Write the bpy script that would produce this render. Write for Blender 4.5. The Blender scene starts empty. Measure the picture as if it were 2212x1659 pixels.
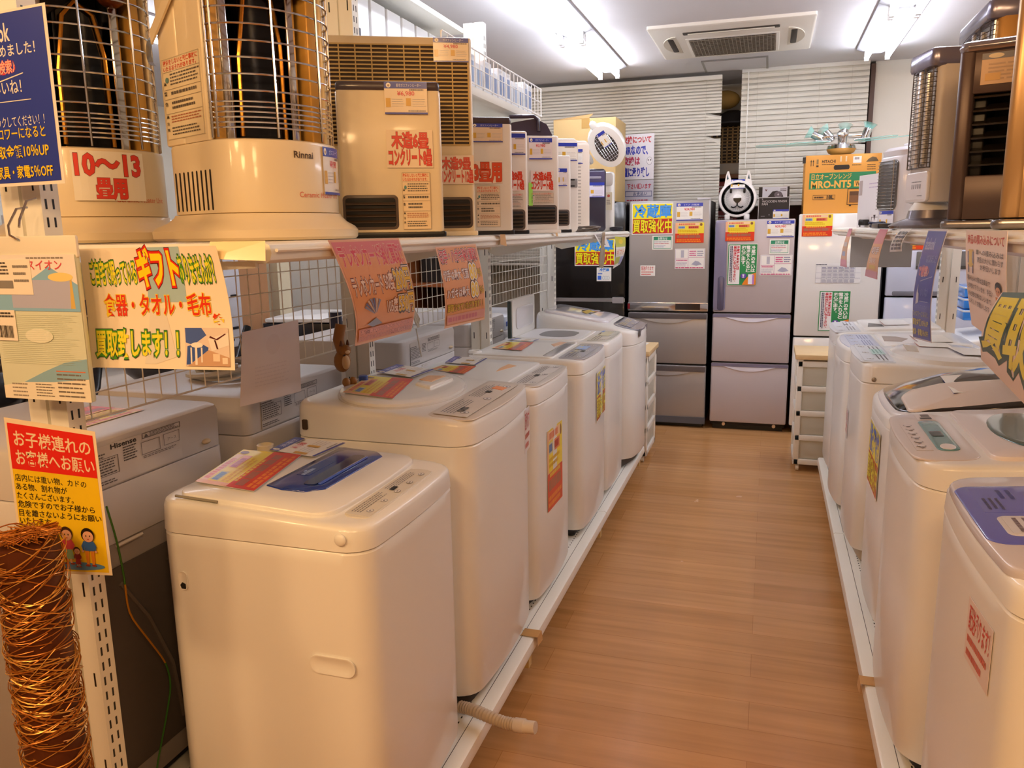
import bpy, bmesh, math, random
from mathutils import Vector as V, Matrix
random.seed(11)
S = bpy.context.scene
C = S.collection
PI = math.pi

# ---------------------------------------------------------------- camera
cam = bpy.data.cameras.new('camera')
cam.sensor_width = 36.0
cam.lens = 1717.0 / 2212.0 * 36.0
cam.clip_start = 0.02
cam_ob = bpy.data.objects.new('camera', cam)
C.objects.link(cam_ob)
_r = V((0.95261852, 0.30373434, -0.01622949))
_d = V((0.04228145, -0.18507111, -0.98181514))
_f = V((-0.30121459, 0.93460908, -0.18914449))
cam_ob.matrix_world = Matrix(((_r.x, -_d.x, -_f.x, 0), (_r.y, -_d.y, -_f.y, 0), (_r.z, -_d.z, -_f.z, 1.5), (0, 0, 0, 1)))
S.camera = cam_ob

# ---------------------------------------------------------------- world, lamps, exposure
w = bpy.data.worlds.new('world'); S.world = w; w.use_nodes = True
w.node_tree.nodes['Background'].inputs[0].default_value = (0.9, 0.92, 1.0, 1)
w.node_tree.nodes['Background'].inputs[1].default_value = 0.05
S.view_settings.view_transform = 'Standard'
S.view_settings.look = 'None'
S.view_settings.exposure = 0.22
S.view_settings.gamma = 1.0
S.view_settings.use_curve_mapping = False
S.cycles.use_denoising = True
S.cycles.max_bounces = 8
S.cycles.transparent_max_bounces = 12
S.cycles.sample_clamp_indirect = 6.0
S.cycles.caustics_reflective = False
S.cycles.caustics_refractive = False
TUBE_POWER = 26.0
def area(name, loc, size, power, color, target, spread=PI):
    l = bpy.data.lights.new(name, 'AREA'); l.shape = 'DISK'; l.size = size
    l.energy = power; l.color = color; l.spread = spread
    o = bpy.data.objects.new(name, l); C.objects.link(o); o.location = loc
    o.rotation_euler = (V(target) - V(loc)).to_track_quat('-Z', 'Y').to_euler()
    return o
WARM = (1.0, 0.60, 0.27)
# warm incandescent ceiling lamps of the front part of the shop (behind the photographer)
for _x, _y, _p in ((-2.2, -0.5, 15), (-1.5, -1.3, 15), (-0.8, -0.5, 15), (-0.1, -1.3, 15), (0.6, -0.5, 12), (1.3, -1.3, 12)):
    area('warm_ceiling_lamp', (_x, _y, 2.62), 0.35, _p, WARM, (_x*0.6, 1.8, 0.8))

# ---------------------------------------------------------------- materials
def lin(h):
    if not isinstance(h, str): return tuple(h)
    h = h.lstrip('#')
    out = []
    for i in (0, 2, 4):
        c = int(h[i:i+2], 16) / 255.0
        out.append(c / 12.92 if c <= 0.04045 else ((c + 0.055) / 1.055) ** 2.4)
    return tuple(out)
_mats = {}
def mat(col, rough=0.45, metal=0.0, coat=0.0, alpha=1.0, trans=0.0, emit=0.0, spec=0.5, noise=0.0, ior=1.45):
    key = (col, rough, metal, coat, alpha, trans, emit, spec, noise)
    if key in _mats: return _mats[key]
    m = bpy.data.materials.new('material_%d' % len(_mats)); m.use_nodes = True
    b = m.node_tree.nodes['Principled BSDF']
    c = lin(col)
    b.inputs['Base Color'].default_value = (*c, 1)
    b.inputs['Roughness'].default_value = rough
    b.inputs['Metallic'].default_value = metal
    b.inputs['Coat Weight'].default_value = coat
    b.inputs['Coat Roughness'].default_value = 0.08
    b.inputs['Alpha'].default_value = alpha
    b.inputs['Transmission Weight'].default_value = trans
    b.inputs['IOR'].default_value = ior
    b.inputs['Specular IOR Level'].default_value = spec
    if emit:
        b.inputs['Emission Color'].default_value = (*c, 1)
        b.inputs['Emission Strength'].default_value = emit
    if noise:
        nt = m.node_tree
        tc = nt.nodes.new('ShaderNodeTexCoord'); nz = nt.nodes.new('ShaderNodeTexNoise')
        nz.inputs['Scale'].default_value = 9.0; nz.inputs['Detail'].default_value = 6.0
        nt.links.new(tc.outputs['Object'], nz.inputs['Vector'])
        mr = nt.nodes.new('ShaderNodeMapRange')
        mr.inputs[3].default_value = 1.0 - noise; mr.inputs[4].default_value = 1.0 + noise
        nt.links.new(nz.outputs['Fac'], mr.inputs[0])
        mx = nt.nodes.new('ShaderNodeMix'); mx.data_type = 'RGBA'; mx.blend_type = 'MULTIPLY'
        mx.inputs[0].default_value = 1.0
        mx.inputs[6].default_value = (*c, 1)
        nt.links.new(mr.outputs[0], mx.inputs[7]); nt.links.new(mx.outputs[2], b.inputs['Base Color'])
    _mats[key] = m
    return m
def paper(col): return mat(col, 0.45, 0, 0.25)
PLAS = mat('#ECEAE6', 0.32, 0, 0.35)          # white appliance plastic
STEEL = mat('#EDEBE8', 0.34, 0, 0.25)         # white enamelled cabinet
GREYP = mat('#C9C8C6', 0.4)
CREAM = mat('#E9D6B2', 0.33, 0, 0.35)          # cream enamel of the heaters
SHELF = mat('#EFECE2', 0.38, 0, 0.2, noise=0.03)
DARK = mat('#17161A', 0.4)
BLACK = mat('#0B0B0C', 0.3)
CHROME = mat('#D8D8DA', 0.12, 1.0)
WIRE = mat('#E9E5DA', 0.4)
RUBBER = mat('#1d1c1c', 0.7)

# ---------------------------------------------------------------- mesh building
class MB:
    def __init__(self): self.v = []; self.f = []; self.m = []; self.M = Matrix.Identity(4)
    def add(self, vs, fs, mi=0):
        o = len(self.v); M = self.M
        self.v += [tuple(M @ V(p)) for p in vs]
        for f in fs: self.f.append([i + o for i in f]); self.m.append(mi)
        return self
    def box(self, x0, x1, y0, y1, z0, z1, mi=0):
        vs = [(x0,y0,z0),(x1,y0,z0),(x1,y1,z0),(x0,y1,z0),(x0,y0,z1),(x1,y0,z1),(x1,y1,z1),(x0,y1,z1)]
        return self.add(vs, [(0,3,2,1),(4,5,6,7),(0,1,5,4),(1,2,6,5),(2,3,7,6),(3,0,4,7)], mi)
    def stack(self, rings, mi=0, cap0=True, cap1=True):
        n = len(rings[0]); vs = [p for r in rings for p in r]; fs = []
        for k in range(len(rings) - 1):
            for i in range(n):
                j = (i + 1) % n
                fs.append((k*n+i, k*n+j, (k+1)*n+j, (k+1)*n+i))
        if cap0: fs.append(tuple(range(n))[::-1])
        if cap1: fs.append(tuple((len(rings)-1)*n + i for i in range(n)))
        return self.add(vs, fs, mi)
    def rbox(self, x0, x1, y0, y1, z0, z1, r=0.01, b=None, mi=0, axis='z', seg=4):
        """box with rounded outline (radius r) and softened end edges (b) along one axis"""
        if b is None: b = min(r, 0.004)
        if axis == 'z': a0,a1,b0,b1,c0,c1 = x0,x1,y0,y1,z0,z1; P = lambda a,bb,c: (a,bb,c)
        elif axis == 'y': a0,a1,b0,b1,c0,c1 = x0,x1,z0,z1,y0,y1; P = lambda a,bb,c: (a,c,bb)
        else: a0,a1,b0,b1,c0,c1 = y0,y1,z0,z1,x0,x1; P = lambda a,bb,c: (c,a,bb)
        rings = []
        for c, ins in ((c0, b), (c0 + b*0.3, b*0.3), (c0 + b, 0), (c1 - b, 0), (c1 - b*0.3, b*0.3), (c1, b)):
            rings.append([P(a, bb, c) for a, bb in rrect(a0+ins, a1-ins, b0+ins, b1-ins, max(r-ins, 1e-4), seg)])
        return self.stack(rings, mi)
    def prism(self, pts, c0, c1, axis='x', mi=0):
        if axis == 'x': P = lambda a,b,c: (c,a,b)
        elif axis == 'y': P = lambda a,b,c: (a,c,b)
        else: P = lambda a,b,c: (a,b,c)
        return self.stack([[P(a,b,c0) for a,b in pts], [P(a,b,c1) for a,b in pts]], mi)
    def tube(self, pts, r, n=6, mi=0, closed=False, cap=True):
        pts = [V(p) for p in pts]; N = len(pts); rings = []
        up = V((0,0,1)); prev = None
        for i in range(N):
            if closed: t = pts[(i+1) % N] - pts[i-1]
            else: t = pts[min(i+1, N-1)] - pts[max(i-1, 0)]
            if t.length < 1e-9: t = V((0,0,1))
            t.normalize()
            if prev is None:
                a = t.cross(up)
                if a.length < 0.1: a = t.cross(V((1,0,0)))
            else:
                a = prev - t * prev.dot(t)
                if a.length < 1e-6: a = t.cross(V((0.3,0.5,1)))
            a.normalize(); prev = a; b = t.cross(a)
            rr = r[i] if isinstance(r, (list, tuple)) else r
            rings.append([tuple(pts[i] + a*(rr*math.cos(2*PI*k/n)) + b*(rr*math.sin(2*PI*k/n))) for k in range(n)])
        if closed:
            rings.append(rings[0]); return self.stack(rings, mi, False, False)
        return self.stack(rings, mi, cap, cap)
    def lathe(self, prof, n=24, mi=0, c=(0,0,0), axis='z', a0=0.0, a1=2*PI):
        full = abs(a1 - a0 - 2*PI) < 1e-6
        rings = []
        for r, z in prof:
            ring = []
            for k in range(n if full else n + 1):
                t = a0 + (a1-a0)*k/n
                x, y = max(r, 1e-5)*math.cos(t), max(r, 1e-5)*math.sin(t)
                p = {'z': (x,y,z), 'y': (x,z,y), 'x': (z,x,y)}[axis]
                ring.append((p[0]+c[0], p[1]+c[1], p[2]+c[2]))
            rings.append(ring)
        return self.stack(rings, mi)
    def ball(self, c, rx, ry, rz, n=14, m=8, mi=0):
        rings = []
        for j in range(m + 1):
            a = -PI/2 + PI*j/m
            ca = max(math.cos(a), 1e-4)
            rings.append([(c[0]+rx*ca*math.cos(2*PI*k/n), c[1]+ry*ca*math.sin(2*PI*k/n), c[2]+rz*math.sin(a)) for k in range(n)])
        return self.stack(rings, mi)
    def build(self, name, mats, parent=None, smooth=True, recalc=True, angle=38):
        if not isinstance(mats, (list, tuple)): mats = [mats]
        me = bpy.data.meshes.new(name)
        me.from_pydata(self.v, [], self.f)
        for m in mats: me.materials.append(m)
        me.polygons.foreach_set('material_index', self.m)
        if recalc:
            bm = bmesh.new(); bm.from_mesh(me)
            bmesh.ops.recalc_face_normals(bm, faces=bm.faces)
            bm.to_mesh(me); bm.free()
        if smooth:
            me.polygons.foreach_set('use_smooth', [True]*len(me.polygons))
            me.set_sharp_from_angle(angle=math.radians(angle))
        me.update()
        o = bpy.data.objects.new(name, me); C.objects.link(o)
        if parent is not None: o.parent = parent
        return o
def rrect(x0, x1, y0, y1, r, seg=4, front=0, bulge=0.0):
    """rounded rectangle outline, counter-clockwise; the y0 side may bulge out"""
    r = min(r, (x1-x0)/2 - 1e-5, (y1-y0)/2 - 1e-5)
    pts = []
    for cx, cy, a in ((x1-r, y0+r, -PI/2), (x1-r, y1-r, 0), (x0+r, y1-r, PI/2), (x0+r, y0+r, PI)):
        for k in range(seg + 1):
            t = a + PI/2*k/seg
            pts.append((cx + r*math.cos(t), cy + r*math.sin(t)))
    for k in range(1, front): pts.append((x0+r + (x1-x0-2*r)*k/front, y0))
    if bulge:
        w = (x1-x0)/2; mx = (x0+x1)/2; my = (y0+y1)/2; d = (y1-y0)/2
        pts = [(x, y - bulge*(1-((x-mx)/w)**2)*max(0, (my-y)/d)) for x, y in pts]
    return pts
def arc(cx, cy, r, a0, a1, n): return [(cx + r*math.cos(a0+(a1-a0)*k/n), cy + r*math.sin(a0+(a1-a0)*k/n)) for k in range(n+1)]
def tag(o, label, cat, group=None, kind=None):
    o['label'] = label; o['category'] = cat
    if group: o['group'] = group
    if kind: o['kind'] = kind
    return o
def thing(name, label, cat, loc=(0,0,0), rot=0.0, group=None):
    o = bpy.data.objects.new(name, None); C.objects.link(o)
    o.empty_display_size = 0.1
    o.location = loc; o.rotation_euler = (0, 0, math.radians(rot))
    return tag(o, label, cat, group)
def struct(name, mb, m, smooth=False):
    o = mb.build(name, m, None, smooth); o['kind'] = 'structure'; return o

# ---------------------------------------------------------------- printed sheets
_tc = bpy.data.curves.new('type_setter', 'FONT'); _tc.resolution_u = 2
_to = bpy.data.objects.new('type_setter', _tc); C.objects.link(_to)
_tcache = {}
def glyphs(txt, off):
    key = (txt, off)
    if key not in _tcache:
        _tc.body = txt; _tc.offset = off
        dg = bpy.context.evaluated_depsgraph_get(); dg.update()
        me = bpy.data.meshes.new_from_object(_to.evaluated_get(dg))
        _tcache[key] = ([(v.co.x, v.co.y) for v in me.vertices], [tuple(p.vertices) for p in me.polygons])
        bpy.data.meshes.remove(me)
    return _tcache[key]
class Page:
    """collects printed shapes in unit page coordinates (u right, v up)"""
    def __init__(self): self.items = []; self.cols = []; self.k = 0
    def ci(self, col):
        if col not in self.cols: self.cols.append(col)
        return self.cols.index(col)
    def put(self, pts, fs, col): self.k += 1; self.items.append((pts, fs, self.ci(col), self.k))
    def rect(self, u0, v0, u1, v1, col, n=6):
        pts = [(u0+(u1-u0)*i/n, v0+(v1-v0)*j/n) for j in range(n+1) for i in range(n+1)]
        fs = [(j*(n+1)+i, j*(n+1)+i+1, (j+1)*(n+1)+i+1, (j+1)*(n+1)+i) for j in range(n) for i in range(n)]
        self.put(pts, fs, col); return self
    def frame(self, u0, v0, u1, v1, t, col, ta=None):
        tv = ta or t
        for a in ((u0,v0,u1,v0+tv),(u0,v1-tv,u1,v1),(u0,v0,u0+t,v1),(u1-t,v0,u1,v1)): self.rect(*a, col, 3)
        return self
    def poly(self, pts, col): self.put(pts, [tuple(range(len(pts)))], col); return self
    def oval(self, cu, cv, ru, rv, col, n=20):
        return self.poly([(cu+ru*math.cos(2*PI*k/n), cv+rv*math.sin(2*PI*k/n)) for k in range(n)], col)
    def text(self, txt, u0, v0, u1, v1, col, bold=0.0, outs=(), slant=0.0):
        base, _ = glyphs(txt, 0.0)
        xs = [p[0] for p in base]; ys = [p[1] for p in base]
        x0, x1, y0, y1 = min(xs), max(xs), min(ys), max(ys)
        fx = (u1-u0)/max(x1-x0, 1e-6); fy = (v1-v0)/max(y1-y0, 1e-6)
        for c, off in list(outs) + [(col, bold)]:
            vs, fs = glyphs(txt, off)
            self.put([(u0+(x-x0)*fx, v0+(y-y0)*fy + slant*(x-x0)*fx) for x, y in vs], fs, c)
        return self
    def vtext(self, txt, u0, v0, u1, v1, col, bold=0.0, outs=()):
        n = len(txt); h = (v1-v0)/n
        for i, ch in enumerate(txt):
            a = v1 - (i+1)*h
            if ch in '。、': self.text(ch, u0+(u1-u0)*0.6, a+h*0.6, u0+(u1-u0)*0.85, a+h*0.85, col, bold, outs)
            else: self.text(ch, u0, a+h*0.06, u1, a+h*0.94, col, bold, outs)
        return self
    def lines(self, u0, v0, u1, v1, n, col, fill=0.5, lo=0.03, hi=0.12, rnd=None):
        """rows of print too small to read"""
        R = rnd or random; h = (v1-v0)/n; pts = []; fs = []
        for i in range(n):
            a = v1-(i+1)*h + h*(1-fill)/2; b = a + h*fill; u = u0; end = u1 - R.random()*(u1-u0)*0.18
            while u < end:
                e = min(u + (u1-u0)*(lo+R.random()*(hi-lo)), end)
                k = len(pts); pts += [(u,a),(e,a),(e,b),(u,b)]; fs.append((k,k+1,k+2,k+3))
                u = e + (u1-u0)*0.02
        if fs: self.put(pts, fs, col)
        return self
def sheet(name, corners, page, parent=None, base='#F4F0E8', curl=None, n=10, eps=0.00035, thick=0.0006, gloss=False, basemat=None):
    """a sheet of paper: corners BL, BR, TR, TL; printed with the page"""
    BL, BR, TR, TL = [V(c) for c in corners]
    N = (BR-BL).cross(TL-BL).normalized()
    def P(u, v, k=0.0):
        p = BL*((1-u)*(1-v)) + BR*(u*(1-v)) + TR*(u*v) + TL*((1-u)*v)
        return tuple(p + N*((curl(u, v) if curl else 0.0) + k))
    mb = MB(); q = n if curl else 1
    idx = lambda i, j: j*(q+1)+i
    vs = [P(i/q, j/q) for j in range(q+1) for i in range(q+1)]
    fs = [(idx(i,j), idx(i+1,j), idx(i+1,j+1), idx(i,j+1)) for j in range(q) for i in range(q)]
    nb = len(vs)
    vs += [P(i/q, j/q, -thick) for j in range(q+1) for i in range(q+1)]
    fs += [tuple(nb+a for a in f[::-1]) for f in fs[:q*q]]
    rim = [(i,0) for i in range(q)] + [(q,j) for j in range(q)] + [(i,q) for i in range(q,0,-1)] + [(0,j) for j in range(q,0,-1)]
    for a, b in zip(rim, rim[1:]+rim[:1]): fs.append((idx(*b), idx(*a), idx(*a)+nb, idx(*b)+nb))
    mb.add(vs, fs, 0)
    for pts, f2, ci, k in page.items if page else ():
        if curl: pts, f2 = slice_print(pts, f2, n)
        mb.add([P(u, v, eps*(1+0.25*k)) for u, v in pts], f2, ci+1)
    mk = (lambda c: mat(c, 0.30, 0, 0.22)) if gloss else paper
    ms = [basemat or mk(base)] + [mk(c) for c in (page.cols if page else ())]
    return mb.build(name, ms, parent, smooth=bool(curl), recalc=False)
def slice_print(pts, fs, n, both=False):
    """cut a printed shape along the sheet's grid so that it bends with the paper"""
    bm = bmesh.new(); vs = [bm.verts.new((u, v, 0)) for u, v in pts]
    for f in fs:
        try: bm.faces.new([vs[i] for i in f])
        except ValueError: pass
    for ax in ((1, 0) if both else (1,)):
        lo = min(p[ax] for p in pts); hi = max(p[ax] for p in pts)
        for j in range(1, n):
            c = j/n
            if lo < c < hi:
                no = (0, 1, 0) if ax == 1 else (1, 0, 0)
                bmesh.ops.bisect_plane(bm, geom=bm.verts[:]+bm.edges[:]+bm.faces[:], plane_co=(c, c, 0), plane_no=no, dist=1e-6)
    bm.verts.index_update()
    out = ([(v.co.x, v.co.y) for v in bm.verts], [tuple(v.index for v in f.verts) for f in bm.faces]); bm.free()
    return out
def quad(o, r, u, w, h):
    """corner list from bottom-left point, right and up directions"""
    o, r, u = V(o), V(r).normalized(), V(u).normalized()
    return (o, o+r*w, o+r*w+u*h, o+u*h)

# pages that come back on many goods
def pg_price(price, head, seed=1):
    R = random.Random(seed); p = Page()
    p.rect(0, .80, 1, 1, '#2F3FA8'); p.oval(.10, .90, .055, .075, '#F2EFEA'); p.oval(.10, .89, .025, .035, '#B08A6A')
    if head: p.text(head, .28, .845, .86, .95, '#C9CCEB', 0.01)
    p.lines(.58, .73, .96, .79, 1, '#4A4148', .8, .02, .06, R)
    if price: p.text(price, .30, .56, .70, .72, '#D8404A', 0.015)
    p.rect(.03, .22, .14, .50, '#D9A73A', 2); p.rect(.50, .26, .61, .50, '#D9A73A', 2)
    p.lines(.17, .22, .46, .50, 4, '#B9B4B4', .14, .3, .6, R); p.lines(.65, .22, .97, .50, 4, '#B9B4B4', .14, .3, .6, R)
    p.lines(.55, .08, .97, .13, 1, '#8b8890', .7, .03, .08, R); p.rect(0, 0, 1, .055, '#3440A4', 2)
    return p
def pg_leaflet(seed=1):
    R = random.Random(seed); p = Page()
    p.rect(0, .47, 1, 1, '#F2D93A'); p.rect(0, .47, .08, 1, '#F0B48A', 2); p.rect(.08, .86, .84, .98, '#F3C9A0', 2)
    p.lines(.12, .87, .72, .97, 1, '#E0704A', .8, .05, .12, R)
    p.rect(.10, .70, .34, .84, '#CFCBB0', 2); p.lines(.11, .71, .33, .83, 1, '#4F78B8', .8, .1, .25, R)
    p.rect(.46, .70, .82, .84, '#E58A5A', 2); p.lines(.47, .71, .80, .83, 1, '#B02A2A', .75, .08, .2, R)
    p.lines(.10, .52, .80, .66, 2, '#E3B400', .6, .04, .1, R)
    p.oval(.90, .90, .045, .07, '#8A5A3A')
    p.rect(0, 0, 1, .47, '#D8361C'); p.lines(.14, .40, .84, .47, 1, '#E9C63C', .7, .05, .1, R)
    p.lines(.06, .22, .94, .40, 1, '#A8604A', .75, .1, .25, R); p.lines(.05, .03, .95, .19, 2, '#EE8A1E', .65, .04, .12, R)
    return p
def pg_fridge():
    p = Page(); p.rect(.02, .03, .98, .97, '#C8281C'); p.rect(.02, .50, .98, .97, '#F3E31E')
    p.text('冷蔵庫', .07, .54, .95, .94, '#3E9BEE', 0.022, (('#2A5FA0', .034),))
    p.text('買取強化中', .03, .06, .97, .48, '#F2E61C', 0.022, (('#3a2a08', .036),))
    return p
def pg_washer():
    p = Page(); p.rect(.02, .03, .98, .97, '#C8281C'); p.rect(.02, .50, .98, .97, '#F3E31E')
    p.text('洗濯機', .07, .54, .95, .94, '#4E78DE', 0.022, (('#2A4FA0', .034),))
    p.text('買取強化中', .03, .06, .97, .48, '#F2E61C', 0.022, (('#3a2a08', .036),))
    return p
def pg_deliver():
    p = Page(); p.text('配送承ります！', .08, .52, .92, .92, '#CF2F2C', 0.012)
    R = random.Random(3); p.lines(.08, .30, .92, .44, 1, '#D8564C', .8, .03, .06, R); p.lines(.08, .08, .80, .22, 1, '#D8564C', .8, .03, .06, R)
    return p
def pg_notice():
    p = Page(); p.frame(.06, .08, .94, .93, .02, '#3C9A78', .03); p.rect(.08, .68, .92, .93, '#2C8A63', 3)
    p.text('お知らせ', .28, .70, .74, .90, '#EAF2EC', 0.03)
    R = random.Random(5); p.lines(.10, .52, .90, .60, 1, '#9A95A8', .8, .03, .08, R); p.lines(.10, .40, .90, .48, 1, '#C8707A', .8, .03, .08, R)
    p.lines(.10, .16, .66, .32, 2, '#8a90b8', .5, .03, .08, R)
    return p
def pg_smell():
    p = Page(); p.rect(.01, .01, .99, .99, '#2E8A4E'); p.rect(.04, .03, .42, .97, '#F3F0EE')
    p.vtext('冷蔵庫の臭いは', .80, .32, .93, .96, '#F4F2EA', .03); p.vtext('電源を入れると', .63, .32, .76, .96, '#F4F2EA', .03)
    p.vtext('和らぎます。', .47, .42, .60, .96, '#F4F2EA', .03)
    p.vtext('冷蔵庫移動時には', .31, .38, .40, .96, '#C8283A', .03); p.vtext('横向きにしないで下さい。', .20, .05, .29, .96, '#C8283A', .03)
    R = random.Random(6)
    for u in (.13, .08):
        v = .95
        while v > .10: h = .02 + R.random()*.03; p.rect(u, v-h, u+.03, v, '#3A3A55', 1); v -= h + .008
    p.poly([(.52,.02),(.58,.10),(.68,.20),(.82,.28),(.98,.31),(.98,.02)], '#E8862A'); p.rect(.72, .03, .88, .27, '#F2EEF6', 2); p.rect(.86, .03, .92, .26, '#B07AC0', 2)
    p.oval(.56, .23, .10, .06, '#6A48B0'); p.text('！', .53, .19, .58, .27, '#F2EEF6', .03)
    return p
def pg_spec():
    p = Page(); R = random.Random(8)
    p.frame(.02, .03, .98, .97, .008, '#B8A8C8', .01); p.rect(.44, .03, .452, .97, '#C59AB8', 1); p.rect(.02, .48, .44, .50, '#D080A0', 1); p.rect(.44, .56, .98, .58, '#D080A0', 1)
    p.rect(.20, .56, .30, .92, '#B9B6C0', 1); p.lines(.48, .62, .72, .92, 3, '#D0608C', .5, .3, .6, R); p.lines(.74, .62, .95, .92, 3, '#8A88A0', .45, .2, .4, R)
    p.lines(.05, .38, .42, .46, 1, '#D0608C', .7, .06, .12, R); p.lines(.05, .12, .42, .34, 4, '#A8A0B8', .4, .05, .15, R)
    p.poly([(.55,.22),(.68,.40),(.80,.36),(.90,.22),(.72,.16)], '#A6A4B4'); p.lines(.03, .03, .97, .09, 1, '#D0507C', .8, .05, .15, R)
    return p

# ================================================================ the room
CEIL = 2.70
def wood_floor():
    m = bpy.data.materials.new('floor_planks'); m.use_nodes = True
    nt = m.node_tree; b = nt.nodes['Principled BSDF']; L = nt.links.new
    tc = nt.nodes.new('ShaderNodeTexCoord')
    br = nt.nodes.new('ShaderNodeTexBrick'); br.offset = 0.37; br.offset_frequency = 2
    br.inputs['Scale'].default_value = 1.0; br.inputs['Brick Width'].default_value = 1.85
    br.inputs['Row Height'].default_value = 0.152; br.inputs['Mortar Size'].default_value = 0.0012
    br.inputs['Mortar Smooth'].default_value = 0.1; br.inputs['Bias'].default_value = 0.0
    br.inputs['Color1'].default_value = (*lin('#C4905C'), 1); br.inputs['Color2'].default_value = (*lin('#B8834E'), 1)
    br.inputs['Mortar'].default_value = (*lin('#AC7849'), 1)
    L(tc.outputs['Object'], br.inputs['Vector'])
    mp = nt.nodes.new('ShaderNodeMapping'); mp.inputs['Scale'].default_value = (1.6, 26.0, 1.0)
    nz = nt.nodes.new('ShaderNodeTexNoise'); nz.inputs['Scale'].default_value = 1.0; nz.inputs['Detail'].default_value = 5.0
    L(tc.outputs['Object'], mp.inputs['Vector']); L(mp.outputs[0], nz.inputs['Vector'])
    mr = nt.nodes.new('ShaderNodeMapRange'); mr.inputs[1].default_value = 0.3; mr.inputs[2].default_value = 0.7
    mr.inputs[3].default_value = 0.84; mr.inputs[4].default_value = 1.10
    L(nz.outputs['Fac'], mr.inputs[0])
    mx = nt.nodes.new('ShaderNodeMix'); mx.data_type = 'RGBA'; mx.blend_type = 'MULTIPLY'; mx.inputs[0].default_value = 1.0
    L(br.outputs['Color'], mx.inputs[6]); L(mr.outputs[0], mx.inputs[7]); L(mx.outputs[2], b.inputs['Base Color'])
    n2 = nt.nodes.new('ShaderNodeTexNoise'); n2.inputs['Scale'].default_value = 7.0; n2.inputs['Detail'].default_value = 6.0
    L(tc.outputs['Object'], n2.inputs['Vector'])
    m2 = nt.nodes.new('ShaderNodeMapRange'); m2.inputs[3].default_value = 0.15; m2.inputs[4].default_value = 0.32
    L(n2.outputs['Fac'], m2.inputs[0]); L(m2.outputs[0], b.inputs['Roughness'])
    b.inputs['Specular IOR Level'].default_value = 0.45
    return m
WALLM = mat('#E4DFD3', 0.8, noise=0.02)
CEILM = mat('#DEDDE2', 0.85, noise=0.02)
struct('floor', MB().box(-5.5, 3.4, -3.2, 7.5, -0.05, 0), wood_floor())
struct('ceiling', MB().box(-5.5, 3.4, -3.2, 7.5, CEIL, CEIL+0.05), CEILM)
struct('wall_back', MB().box(0.70, 3.4, 6.82, 7.5, 0, CEIL).box(-5.5, -2.7, 6.82, 7.5, 0, CEIL).box(-2.7, 0.70, 7.40, 7.5, 0, CEIL), WALLM)
struct('wall_left', MB().box(-5.55, -5.5, -3.2, 7.5, 0, CEIL), WALLM)
struct('wall_right', MB().box(3.4, 3.45, -3.2, 7.5, 0, CEIL), WALLM)
struct('wall_front', MB().box(-5.5, 3.4, -3.25, -3.2, 0, CEIL), WALLM)
struct('trim_1', MB().box(0.668, 0.70, 6.79, 7.40, 0, CEIL-0.02), mat('#5A4238', 0.5))

# ceiling cassette air conditioner
ac = thing('ceiling_air_conditioner', 'white cassette air conditioner set in the ceiling with a dark louvred grille', 'air conditioner', (-0.28, 5.60, CEIL))
mb = MB(); o1 = rrect(-.485, .485, -.46, .46, .012, 3); o2 = rrect(-.475, .475, -.45, .45, .012, 3); o3 = rrect(-.36, .36, -.33, .33, .02, 3)
mb.stack([[(x, y, 0) for x, y in o1], [(x, y, -.018) for x, y in o1], [(x, y, -.024) for x, y in o2]])
mb.build('panel', mat('#E9E5DC', 0.4), ac)
MB().rbox(-.285, .285, -.15, .40, -.030, -.020, .006).build('grille_frame', mat('#E9E5DC', 0.4), ac)
mb = MB().box(-.265, .265, -.13, .365, -.0315, -.0295)
mb.build('grille_back', mat('#15110F', 0.7), ac)
mb = MB()
for i in range(13): y = -.12 + i*.039; mb.box(-.265, .265, y, y+.005, -.037, -.031)
for i in range(23): x = -.262 + i*.0236; mb.box(x, x+.0035, -.13, .365, -.036, -.031)
mb.build('louvres', mat('#8E8474', 0.5), ac, smooth=False)
MB().rbox(-.285, .285, -.325, -.27, -.030, -.020, .01).build('outlet_slot', mat('#3A342E', 0.6), ac)
MB().rbox(-.255, .255, -.312, -.288, -.036, -.028, .006).build('flap', mat('#DDD8CC', 0.4), ac)
for s in (-1, 1):
    pts = [(s*.335, -.24), (s*.335, .24)] + [(s*(.335 + .10*math.cos(a)), .24*math.sin(a)) for a in [PI/2 - PI*k/14 for k in range(1, 14)]]
    MB().prism(pts, -.029, -.020, 'z').build('side_outlet', mat('#D8D2C4', 0.5), ac)
    MB().rbox(s*.372-.020, s*.372+.016, -.19, .19, -.032, -.026, .01).build('side_slot', mat('#3A342E', 0.6), ac)

hatch = thing('ceiling_hatch', 'square access hatch in the ceiling behind the air conditioner', 'hatch', (-0.30, 6.48, CEIL))
MB().box(-.22, .22, -.17, .24, -.006, 0).build('panel', CEILM, hatch)
mb = MB()
for a in ((-.235,-.22,-.185,.255), (.22,.235,-.185,.255), (-.22,.22,-.185,-.17)): mb.box(a[0],a[1],a[2],a[3],-.009,0)
mb.build('frame', mat('#8E8A86', 0.5), hatch)

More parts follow.
